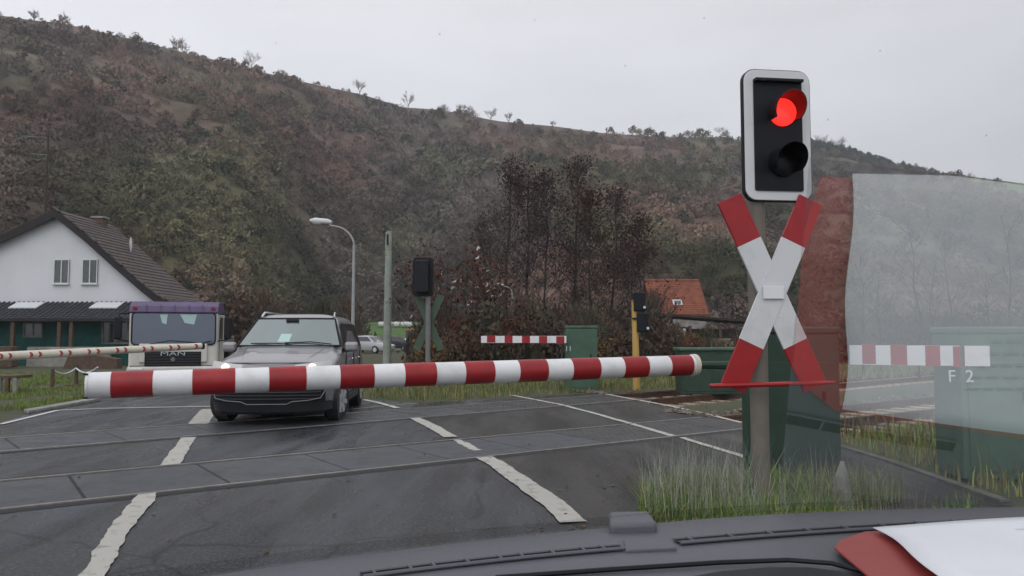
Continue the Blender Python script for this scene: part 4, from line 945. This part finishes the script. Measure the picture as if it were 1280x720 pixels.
def mpv(loc, rz):
    t = thing('minivan', 'silver grey minivan with headlights on waiting behind the striped boom', 'car', loc, rz)
    st = [(-.07, sec(.42, .38, .70, .74)), (0.0, sec(.70, .33, .775, .81)), (.05, sec(.80, .27, .84, .89)), (.16, sec(.89, .24, .91, .965)), (.38, sec(.945, .23, .96, 1.03)), (.75, sec(.965, .24, 1.02, 1.11)), (1.1, sec(.97, .24, 1.06, 1.18)), (1.36, sec(.97, .24, 1.08, 1.235)),
          (2.0, sec(.97, .24, 1.10, 1.16)), (3.4, sec(.97, .25, 1.12, 1.18)), (4.2, sec(.955, .27, 1.12, 1.18)), (4.6, sec(.92, .32, 1.08, 1.16)), (4.72, sec(.86, .42, .98, 1.02))]
    body = loft(st, 'car_grey', t)
    # greenhouse
    def ring(z, xw, yf, yfc, yr, yrc, k=12):
        out = []
        for i in range(k+1): u = -1+2*i/k; out.append(Vector((xw*u, yf+(yfc-yf)*u*u, z)))
        for i in range(1, 8): out.append(Vector((xw*(1+.02*math.sin(math.pi*i/8)), yfc+(yrc-yfc)*i/8, z)))
        for i in range(k+1): u = 1-2*i/k; out.append(Vector((xw*u, yr-(yr-yrc)*u*u, z)))
        for i in range(1, 8): out.append(Vector((-xw*(1+.02*math.sin(math.pi*i/8)), yrc+(yfc-yrc)*i/8, z)))
        return out
    rows = [ring(1.05, .91, 1.10, 1.38, 4.66, 4.5), ring(1.22, .89, 1.30, 1.56, 4.60, 4.45), ring(1.50, .80, 1.66, 1.90, 4.48, 4.34), ring(1.68, .72, 1.90, 2.12, 4.38, 4.24), ring(1.745, .66, 2.02, 2.24, 4.3, 4.16), ring(1.785, .56, 2.16, 2.34, 4.2, 4.06), ring(1.81, .40, 2.35, 2.45, 4.0, 3.9), ring(1.815, .1, 2.9, 2.92, 3.4, 3.38)]
    MB().grid(rows, True).obj('roof', 'car_grey', t, world=False, smooth=True)
    def fr(u, v, off=.012):
        z = 1.235+v*(1.70-1.235); xw = .86+v*(.675-.86); y = 1.30+v*(1.945-1.30)+(1-v*.35)*.22*u*u; return Vector((xw*u, y-off*.85, z+off*.5))
    MB().grid([[fr(-1+2*i/14, j/8) for i in range(15)] for j in range(9)]).obj('windscreen', 'screen_car', t, world=False, smooth=True)
    b = MB()
    for u in (-1.03, 1.03): b.tube([fr(u, -.03, .010), fr(u, .5, .012), fr(u, 1.02, .012)], .018, 6)
    b.tube([fr(-1+2*i/10, 1.02, .014) for i in range(11)], .015, 5); b.tube([fr(-1+2*i/10, -.03, .012) for i in range(11)], .02, 5); b.obj('windscreen_seal', 'black', t, world=False, smooth=True)
    MB().tube([fr(-.2, .92, .03), fr(.12, .92, .03)], .03, 6).obj('mirror_mount', 'black', t, world=False)
    MB().add([fr(-.22, .12, .016), fr(.02, .12, .016), fr(.04, .42, .016), fr(-.2, .42, .016)], [(0, 1, 2, 3)]).obj('inspection_card', 'pale_cloth', t, world=False)
    MB().tube([fr(.85, .01, .04), fr(.45, .10, .035), fr(-.05, .06, .035)], .010, 5).tube([fr(.1, .01, .04), fr(-.3, .05, .035), fr(-.75, .04, .035)], .010, 5).obj('wiper', 'black', t, world=False)
    for s in (-1, 1):
        def sd_(y, v, off=.012): z = 1.20+v*(1.64-1.20); return Vector((s*(.893-(z-1.20)*.30+off), y, z))
        for (ya, yb, yc, yd) in ((1.72, 2.62, 2.60, 2.22), (2.70, 3.55, 3.52, 2.68), (3.63, 4.38, 4.18, 3.60)):
            MB().add([sd_(ya, 0), sd_(yb, 0), sd_(yc, 1), sd_(yd, 1)], [(0, 1, 2, 3)]).obj('side_window', 'side_glass', t, world=False)
        MB().tube([Vector((s*.655, 2.2, 1.745)), Vector((s*.645, 2.38, 1.835)), Vector((s*.64, 3.9, 1.85)), Vector((s*.65, 4.15, 1.77))], .02, 6).obj('roof_rail', 'chrome', t, world=False, smooth=True)
        mi = MB().box((s*1.055, 1.62, 1.21), (.24, .12, .17)).obj('mirror', 'car_grey', t, world=False, bev=.05, seg=3); MB().box((s*.94, 1.64, 1.15), (.14, .07, .06)).obj('arm', 'black', mi, world=False)
        # headlight
        def hl_(u, v, off=0):
            x = .40+.50*u; y = float(np.interp(x, [0, .42, .70, .80, .89, .945], [-.08, -.06, .0, .05, .16, .38])); z = .82+.03*u+v*(.13+.04*u); return Vector((s*(x+off*u*.9), y-off*(1-u*.6)+.10*v*v, z))
        h = MB().grid([[hl_(i/8, j/3, .03) for i in range(9)] for j in range(4)]).obj('headlight', 'lamp_glass', t, world=False, smooth=True)
        bc = hl_(.48, .5, .05); MB().tube([bc+Vector((0, .03, 0)), bc, bc-Vector((0, .012, 0))], [.062, .055, .03], 14).obj('bulb', 'lamp_on', h, world=False, smooth=True)
        # arches, wheels, doors
        for yy in (.93, 3.68):
            MB().tube([(s*.80, yy, .36), (s*.978, yy, .36)], [.385, .385], 28).obj('wheel_arch', 'plastic', t, world=False, smooth=True)
        wheel(t, s*.89, .93, .335, side=s, rz=R(-15)); wheel(t, s*.885, 3.68, .335, side=s)
        for yy in (1.62, 2.66, 3.60): MB().box((s*.968, yy, .75), (.014, .012, .75)).obj('door_seam', 'black', t, world=False)
        for yy in (2.45, 3.42): MB().box((s*.985, yy, .98), (.03, .20, .035)).obj('handle', 'chrome', t, world=False, bev=.008)
        MB().box((s*.965, 2.5, .30), (.03, 2.2, .12)).obj('sill', 'plastic', t, world=False, bev=.01)
        MB().tube([(s*.66, .075, .40), (s*.66, .045, .40)], .05, 14).obj('fog_lamp', 'lamp_glass', t, world=False)
    # front
    def bp(x, z, off): return Vector((x, float(np.interp(abs(x), [0, .42, .70, .80, .89, .945], [-.10, -.07, .0, .05, .16, .38]))-off+max(0, .40-z)*.55, z+(.05*max(0, abs(x)-.6) if z < .3 else 0)))
    def patch(x0, x1, za, zb, off, m, nm, k=14): return MB().grid([[bp(x0+(x1-x0)*i/k, z, off) for i in range(k+1)] for z in (za, (za+zb)/2, zb)]).obj(nm, m, t, world=False, smooth=True)
    patch(-.93, .93, .22, .38, .012, 'plastic', 'lower_lip', 20)
    lgz = patch(-.86, .86, .38, .60, .034, 'black', 'lower_grille', 20)
    for z in (.43, .48, .53): MB().tube([bp(-.80+1.60*i/16, z, .045) for i in range(17)], .009, 4).obj('slat', 'plastic', lgz, world=False)
    MB().tube([bp(-.86, .56, .06), bp(-.80, .44, .06), bp(-.62, .405, .06), bp(-.38, .39, .06), bp(-.30, .35, .06), bp(.30, .35, .06), bp(.38, .39, .06), bp(.62, .405, .06), bp(.80, .44, .06), bp(.86, .56, .06)], .008, 6).obj('chrome_trim', 'galv', t, world=False, smooth=True)
    ug = patch(-.36, .36, .70, .80, .03, 'black', 'grille')
    for z in (.73, .77): MB().tube([bp(-.38+.76*i/8, z, .045) for i in range(9)], .010, 4).obj('slat', 'chrome', ug, world=False)
    patch(-.26, .26, .575, .655, .04, 'frame_white', 'number_plate', 4)
    MB().tube([Vector((x, .10+.10*abs(x)+.12*x*x, .975+.0*x)) for x in [-.85+1.7*i/12 for i in range(13)]], .007, 5).obj('bonnet_seam', 'black', t, world=False)
    for s in (-1, 1): MB().tube([(s*.50, .34, 1.018), (s*.60, .8, 1.125), (s*.66, 1.25, 1.205)], .004, 5).obj('bonnet_crease', 'car_grey', t, world=False, smooth=True)
    MB().box((0, 2.4, .22), (1.6, 4.2, .12)).obj('underbody', 'black', t, world=False)
    return t
pc = at(337, 420, 12.0)
mpv((pc.x, 12.0, 0), R(4.5))

# truck
pc = at(217.5, 420, 21.3)
t = thing('truck', 'white cab truck with purple roof visor facing the crossing beside the house', 'truck', (pc.x, 21.3, 0), R(16))
Lc = dict(parent=t, world=False)
MB().box((0, 1.05, 1.21), (2.30, 2.1, 1.76)).obj('cab', 'truck_white', bev=.10, seg=4, **Lc)
MB().prism([(-1.14, -.07, 2.06), (-1.14, .0, 2.22), (-1.14, .30, 2.36), (-1.14, 1.6, 2.40), (-1.14, 1.9, 2.25), (-1.14, 1.9, 2.1), (-1.14, -.05, 2.03)], (2.28, 0, 0)).obj('roof_visor', 'purple', bev=.04, **Lc)
for k in range(5): MB().box((-.72+k*.36, -.03, 2.15), (.03, .05, .22), (R(-22), 0, 0)).obj('visor_rib', 'purple', **Lc)
for s in (-1, 1): MB().tube([(s*1.0, -.0, 2.17), (s*1.0, -.075, 2.16)], .05, 12).obj('marker_lamp', 'reflector', **Lc)
MB().prism(rrect(2.12, .86, .10, 0, 1.60, -.012), (0, .03, 0)).obj('windscreen', 'screen_truck', **Lc)
b = MB(); rr2 = rrect(2.14, .88, .11, 0, 1.60, -.02); b.tube(rr2+[rr2[0], rr2[1]], .02, 5, caps=False); b.obj('windscreen_seal', 'black', **Lc)
for (x, wd) in ((-.27, .20), (.36, .44)): MB().prism([(x-wd/2, -.018, 2.0), (x+wd/2, -.018, 2.0), (x+wd*.35, -.018, 1.72), (x-wd*.2, -.018, 1.76)], (0, .004, 0)).obj('hanging_cloth', 'pale_cloth', **Lc)
MB().tube([(-.62, -.04, 1.17), (-.1, -.04, 1.27), (.55, -.04, 1.22)], .014, 5).tube([(.62, -.04, 1.17), (.95, -.04, 1.26)], .014, 5).obj('wiper', 'black', **Lc)
MB().box((0, -.03, .93), (1.75, .06, .52)).obj('front_panel', 'truck_white', bev=.03, **Lc)
gr = MB().box((0, -.062, .77), (1.44, .03, .40)).obj('grille', 'black', bev=.01, **Lc)
for k in range(5): MB().box((0, -.085, .62+k*.075), (1.38, .02, .030)).obj('slat', 'plastic', gr, world=False)
text('MAN', .17, (0, -.105, .915), (math.pi/2, 0, 0), 'chrome', gr, sx=1.75, ext=.01)
MB().tube([(0, -.09, .76), (0, -.11, .76)], .06, 10).obj('badge', 'galv', gr, world=False)
MB().box((0, .05, .40), (2.32, .30, .34)).obj('bumper', 'truck_white', bev=.05, **Lc); MB().box((0, -.0, .575), (2.2, .1, .03)).obj('bumper_gap', 'black', **Lc)
for s in (-1, 1):
    MB().box((s*.92, -.11, .42), (.36, .04, .20)).obj('headlight', 'lamp_glass', bev=.03, **Lc)
    m_ = MB().box((s*1.40, -.05, 1.62), (.20, .12, .62)).obj('mirror', 'black', bev=.04, **Lc)
    MB().tube([(s*1.12, .1, 2.02), (s*1.38, -.02, 2.0), (s*1.40, -.02, 1.9)], .022, 6).tube([(s*1.12, .1, 1.25), (s*1.38, -.02, 1.30), (s*1.40, -.02, 1.35)], .022, 6).obj('arm', 'black', m_, world=False)
    MB().box((s*1.152, .9, 1.62), (.012, .95, .62)).obj('side_window', 'side_glass', **Lc); MB().box((s*1.155, .30, 1.2), (.012, .012, 1.3)).obj('door_seam', 'black', **Lc)
    wheel(t, s*1.0, 1.1, .48, .28, side=s, m='galv'); wheel(t, s*1.0, 4.8, .48, .28, side=s, m='galv')
MB().box((0, 3.6, .75), (.9, 5.4, .25)).obj('chassis', 'black', **Lc); MB().box((0, 4.3, 1.15), (2.3, 4.0, .5)).obj('tipper_bed', 'galv', bev=.03, **Lc)

def small_car(px, base_y, L, H, rz, m, label, group='parked cars across the valley', loc=None):
    c = loc or g(px, base_y)
    t = thing('parked_car', label, 'car', c, rz, group)
    k = L/4.3; W_ = .86
    def s5(w_, zb, zt): return [(0, zb), (w_*.9, zb), (w_, (zb+zt)/2), (w_*.93, zt-.03), (0, zt)]
    rows = [(-2.15*k, s5(.6, .35, .62)), (-2.0*k, s5(.80, .25, .74)), (-1.1*k, s5(.86, .25, .90)), (-.6*k, s5(.86, .25, .93)), (1.5*k, s5(.86, .25, .95)), (2.0*k, s5(.82, .3, .92)), (2.15*k, s5(.7, .45, .8))]
    loft(rows, m, t)
    def gh(y, w_, z): return [(0, .88), (.78, .88), (w_, z-.05), (w_*.8, z), (0, z+.02)]
    rows = [(-1.05*k, gh(0, .78, .93)), (-.45*k, gh(0, .64, 1.38)), (.2*k, gh(0, .64, 1.44)), (1.0*k, gh(0, .62, 1.40)), (1.75*k, gh(0, .70, .98))]
    loft(rows, m, t, 'cabin')
    for s in (-1, 1):
        MB().add([(s*.765, -.85*k, .97), (s*.765, 1.4*k, .99), (s*.66, 1.0*k, 1.33), (s*.66, -.45*k, 1.33)], [(0, 1, 2, 3)]).obj('side_window', 'glass_dark', t, world=False)
        for yy in (-1.3*k, 1.3*k): MB().tube([(s*.70, yy, .31), (s*.88, yy, .31)], .31, 14).obj('wheel', 'tyre', t, world=False); MB().tube([(s*.88, yy, .31), (s*.89, yy, .31)], .19, 10).obj('hubcap', 'alloy', t, world=False)
    MB().add([(-.60, -1.02*k-.02, .95), (.60, -1.02*k-.02, .95), (.55, -.50*k-.02, 1.36), (-.55, -.50*k-.02, 1.36)], [(0, 1, 2, 3)]).obj('windscreen', 'side_glass', t, world=False)
    for s in (-1, 1): MB().box((s*.6, -2.1*k, .62), (.28, .08, .12)).obj('headlight', 'lamp_glass', t, world=False)
    return t
small_car(460, 441.5, 4.5, 1.4, R(62), 'silver_car', 'white parked car just right of the minivan')
small_car(492, 439, 4.3, 1.4, R(80), 'dark_car', 'dark parked car right of the concrete pole')
small_car(526, 438, 4.4, 1.5, R(95), 'van_white', 'pale parked car beyond the foot of the far signal')
c = at(842, 420, 44); small_car(842, 450, 4.2, 1.4, R(15), 'van_white', 'white car half hidden by brush below the orange roof', group=None, loc=Vector((c.x, 44, 0)))
# orange machine behind far signal
c = at(521, 420, 60); c.z = 0; t = thing('small_tractor', 'small orange tractor behind the foot of the far signal', 'tractor', c)
MB().box(c+Vector((.25, 0, .85)), (.8, .7, .6)).obj('bonnet', 'orange', t, bev=.08); MB().box(c+Vector((-.45, 0, 1.25)), (.7, .8, 1.1)).obj('cab', 'glass_dark', t, bev=.06); MB().box(c+Vector((-.45, 0, 1.85)), (.8, .9, .1)).obj('roof', 'orange', t, bev=.03)
for (dx, r_) in ((.45, .32), (-.5, .48)):
    for s in (-1, 1): MB().tube([c+Vector((dx, s*.35, r_)), c+Vector((dx, s*.6, r_))], r_, 14).obj('wheel', 'tyre', t)
# wrapped bales on the meadow
for i, (px, py) in enumerate([(477, 409), (487, 407), (496, 406), (505, 406), (512, 406)]):
    Y = 128; c = at(px, py, Y); zg = .02+(Y-95)*.085
    MB().tube([(c.x-.5, Y, zg+.45), (c.x-.42, Y, zg+.47), (c.x+.42, Y, zg+.47), (c.x+.5, Y, zg+.45)], [.36, .47, .47, .36], 12).obj('wrapped_bale', 'bale', smooth=True, label=['leftmost white wrapped bale on the meadow, left of the others', 'second white bale from the left on the meadow', 'middle one of the five white bales on the meadow', 'fourth white bale from the left on the meadow', 'rightmost white bale on the meadow, nearest the far signal'][i], cat='bale', group='white wrapped bales on the meadow')

# small pale marker in the near grass
c = at(1052, 600, 6.1); c.z = 0
MB().tube([c, c+Vector((0, 0, .30)), c+Vector((0.01, 0, .42))], [.10, .055, .015], 4).obj('marker_stone', 'kerb', label='small pointed pale marker stone in the grass right of the signal', cat='marker stone')

# ------------------------------------------------------------------ the car one sits in
ZD = 1.15
car = thing('car_interior', 'grey plastic dashboard and windscreen of the car one sits in', 'dashboard', (.4, .9, 0))
edge = [(-1.0, .42), (-.7, .60), (-.5, .725), (-.383, .80), (-.224, .893), (-.05, .975), (.128, 1.045), (.26, 1.09), (.39, 1.125), (.58, 1.152), (.78, 1.166), (1.1, 1.17), (1.6, 1.12)]
ex = np.linspace(-1.0, 1.6, 60); ey = np.interp(ex, [e[0] for e in edge], [e[1] for e in edge])
ker = np.ones(5)/5; ey2 = ey.copy(); ey2[2:-2] = np.convolve(ey, ker, 'valid')
# dashboard top: from base of the screen towards the seats, slightly domed, dropping at the back edge
prof = [(0.0, -.055), (.004, -.012), (.012, -.002), (.03, .0), (.10, .002), (.155, .0), (.165, -.001), (.22, -.004), (.30, -.012), (.36, -.03), (.42, -.075), (.46, -.16), (.47, -.4)]
rows = [[Vector((x, y-d_, ZD+z_)) for x, y in zip(ex, ey2)] for d_, z_ in prof]
dash = MB().grid(rows).obj('dash_top', 'dash', car, smooth=True)
def on(px, py, dz=0.0): return g(px, py, ZD+dz)
def slot(pa, pb, w_, nm_slats, curve=0):
    a, c = on(*pa), on(*pb); n = 24; P = []
    for i in range(n+1):
        u = i/n; q = a.lerp(c, u); q.y += curve*4*u*(1-u); P.append(q)
    front, back = [], []
    b = MB()
    for i, q in enumerate(P):
        d = (P[min(i+1, n)]-P[max(i-1, 0)]).normalized(); nn = Vector((-d.y, d.x, 0)); front.append(q+nn*w_/2+Vector((0, 0, .0035))); back.append(q-nn*w_/2+Vector((0, 0, .0035)))
    v = MB().grid([front, back]).obj('demister_vent', 'black_gloss', car)
    rim = MB(); rim.tube([p+Vector((0, 0, .0005)) for p in back], .0022, 6); rim.tube([p+Vector((0, 0, .0005)) for p in front], .0016, 6); rim.obj('rim', 'dash', v, smooth=True)
    for k in range(nm_slats):
        u = (k+.5)/nm_slats*n; i = int(u); q1, q2 = front[i], back[i]; MB().box((q1+q2)/2+Vector((0, 0, .001)), (.0025, (q1-q2).length, .003), (0, 0, math.atan2((P[min(i+1, n)]-P[i]).y, (P[min(i+1, n)]-P[i]).x))).obj('slat', 'dash', v)
slot((452, 723), (778, 687.5), .015, 9, .006); slot((846, 680.5), (1225, 655.5), .018, 8, .008)
# centre cover pieces
def pad(pts, h, bev, nm, par=car):
    P = [on(*p) for p in pts]; return MB().prism([p+Vector((0, 0, -.01)) for p in P], (0, 0, .01+h)).obj(nm, 'dash', par, bev=bev, seg=3, smooth=True)
pad([(762, 668), (822, 667), (812, 651), (760, 652)], .014, .006, 'sensor_cover')
pad([(782, 692), (846, 689), (838, 676), (779, 679)], .0045, .002, 'centre_cover')
# seam and the dark hollow lower down
MB().tube([on(620, 722, .001), on(760, 712, .001), on(900, 703, .001), on(985, 700, .001), on(1040, 704, .001), on(1110, 722, .001)], .0028, 6).obj('seam', 'black', car, smooth=True)
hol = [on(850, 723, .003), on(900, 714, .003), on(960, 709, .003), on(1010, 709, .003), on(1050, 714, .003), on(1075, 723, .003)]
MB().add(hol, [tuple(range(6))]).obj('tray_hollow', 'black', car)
# windscreen: slope 30 degrees, leaning back over the camera
SL = R(30)
def pane_pt(px, py, yb=1.15):
    d = ray(px, py); k = ((yb)-(EYE.z-ZD)/math.tan(SL)-0)/(1+d.z/math.tan(SL)); k = (yb-(EYE.z-ZD)/math.tan(SL))/(1+d.z/math.tan(SL)); return EYE+d*k
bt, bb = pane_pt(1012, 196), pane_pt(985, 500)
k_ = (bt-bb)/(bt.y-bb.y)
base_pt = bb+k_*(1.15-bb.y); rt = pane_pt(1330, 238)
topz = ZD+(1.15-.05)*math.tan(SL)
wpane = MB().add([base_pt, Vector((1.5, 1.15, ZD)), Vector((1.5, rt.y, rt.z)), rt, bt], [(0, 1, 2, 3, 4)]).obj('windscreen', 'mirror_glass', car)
def clear(Bs, Ts): MB().grid([[b_+(t_-b_)*v for b_, t_ in zip(Bs, Ts)] for v in (0, .5, 1)]).obj('clear_windscreen', 'clear_glass', car)
Bs, Ts = [], []
for x in np.linspace(-1.0, base_pt.x, 24):
    u = (x+1.0)/(base_pt.x+1.0); yb_ = float(np.interp(x, ex, ey2))+.004; yb_ = yb_ if x < .12 else yb_+(1.15-yb_)*min(1, (x-.12)/(base_pt.x-.12))
    Bs.append(Vector((x, yb_, ZD))); Ts.append(Vector((-1.0+(bt.x+1.0)*u, bt.y, bt.z)))
clear(Bs, Ts)
cz = lambda x, y: Vector((x, y, ZD+(1.15-y)*math.tan(SL)))
clear([cz(-1.0, bt.y), cz(bt.x, bt.y), rt, cz(1.5, rt.y)], [cz(-1.0, .05), cz(bt.x, .05), cz(rt.x, .05), cz(1.5, .05)])
fr_ = [[Vector((x, y+.006-.034*v, ZD-.004+.020*v)) for x, y in zip(ex[4:44], ey2[4:44])] for v in (0, .5, 1)]
MB().grid(fr_).obj('dirt_band', 'frit', car)
V_ = []
for k in range(70):
    px, py = random.uniform(60, 1270), random.uniform(20, 640); d = ray(px, py); yb_ = 1.13; c_ = EYE+d*((yb_-(EYE.z-ZD)/math.tan(SL))/(1+d.z/math.tan(SL))); q_ = random.uniform(.00035, .0009)
    e1_ = Vector((1, 0, 0)); e2_ = Vector((0, -math.cos(SL), math.sin(SL))); n_ = Vector((0, -math.sin(SL), -math.cos(SL)))
    ring = [c_+(e1_*math.cos(a)+e2_*math.sin(a)*1.3)*q_ for a in [2*math.pi*j/6 for j in range(6)]]
    for j in range(6): V_ += [tuple(ring[j]), tuple(ring[(j+1) % 6]), tuple(c_-n_*q_*.5)]
K['drop'] = mat('drop', (.55, .57, .60), .2); K['drop'].node_tree.nodes['Principled BSDF'].inputs['Alpha'].default_value = .28
npmesh('raindrops', np.array(V_)-np.array([.4, .9, 0]), 3, 'drop', parent=car, kind='stuff')
# folder and papers on the dashboard
zf = ZD+.004
fold = [(.372, .903), (.392, .935), (.44, .975), (.60, 1.003), (.78, 1.035), (1.06, 1.075), (1.08, .70), (1.0, .67), (.362, .642), (.354, .71)]
MB().prism([Vector((x, y, zf)) for x, y in fold], (0, 0, .003)).obj('folder', 'folder', label='red card folder lying under papers on the dashboard', cat='folder', bev=.001)
n = 16; rows = []
for j in range(n+1):
    v = j/n; row = []
    for i in range(n+1):
        u = i/n; a = Vector((.447, .968, 0)).lerp(Vector((1.03, 1.055, 0)), u); c = Vector((.393, .636, 0)).lerp(Vector((1.02, .655, 0)), u); q = a.lerp(c, v)
        q.z = zf+.0095+.003*math.sin(u*5+v*3)+.004*max(0, math.sin(v*3+u*2)); q.x += .004*math.sin(v*9); row.append(q)
    rows.append(row)
pp = MB().grid(rows).obj('paper', 'paper', smooth=True, label='white printed sheet on top of the red folder', cat='paper'); sm = pp.modifiers.new('thick', 'SOLIDIFY'); sm.thickness = .001
rows2 = [[q+Vector((.035, .012, -.003)) for q in r[::4]] for r in rows[:8:2]]
b = MB()
for k in range(5):
    y = .93-.018*k; x = .60+.004*k; L_ = [.20, .24, .17, .22, .25, .12, .21, .23, .18][k]; xx = x
    while xx < x+L_:
        w_ = random.uniform(.008, .022); zz = zf+.026-0*k; b.add([(xx, y, zz-.009+.0), (xx+w_, y, zz-.009), (xx+w_, y+.0028, zz-.009), (xx, y+.0028, zz-.009)], [(0, 1, 2, 3)]); xx += w_+.005
b.obj('print_lines', 'ink', pp)

# ------------------------------------------------------------------ air
HZ = bpy.data.materials.new('air'); HZ.use_nodes = True; n = HZ.node_tree; n.nodes.remove(n.nodes['Principled BSDF'])
pv = n.nodes.new('ShaderNodeVolumePrincipled'); pv.inputs['Color'].default_value = (.93, .95, 1, 1); pv.inputs['Density'].default_value = .0006; pv.inputs['Anisotropy'].default_value = .2
n.links.new(pv.outputs[0], n.nodes['Material Output'].inputs['Volume'])
MB().box((0, 300, 98), (1500, 760, 202)).obj('haze', HZ, kind='stuff', label='thin damp air over the valley')
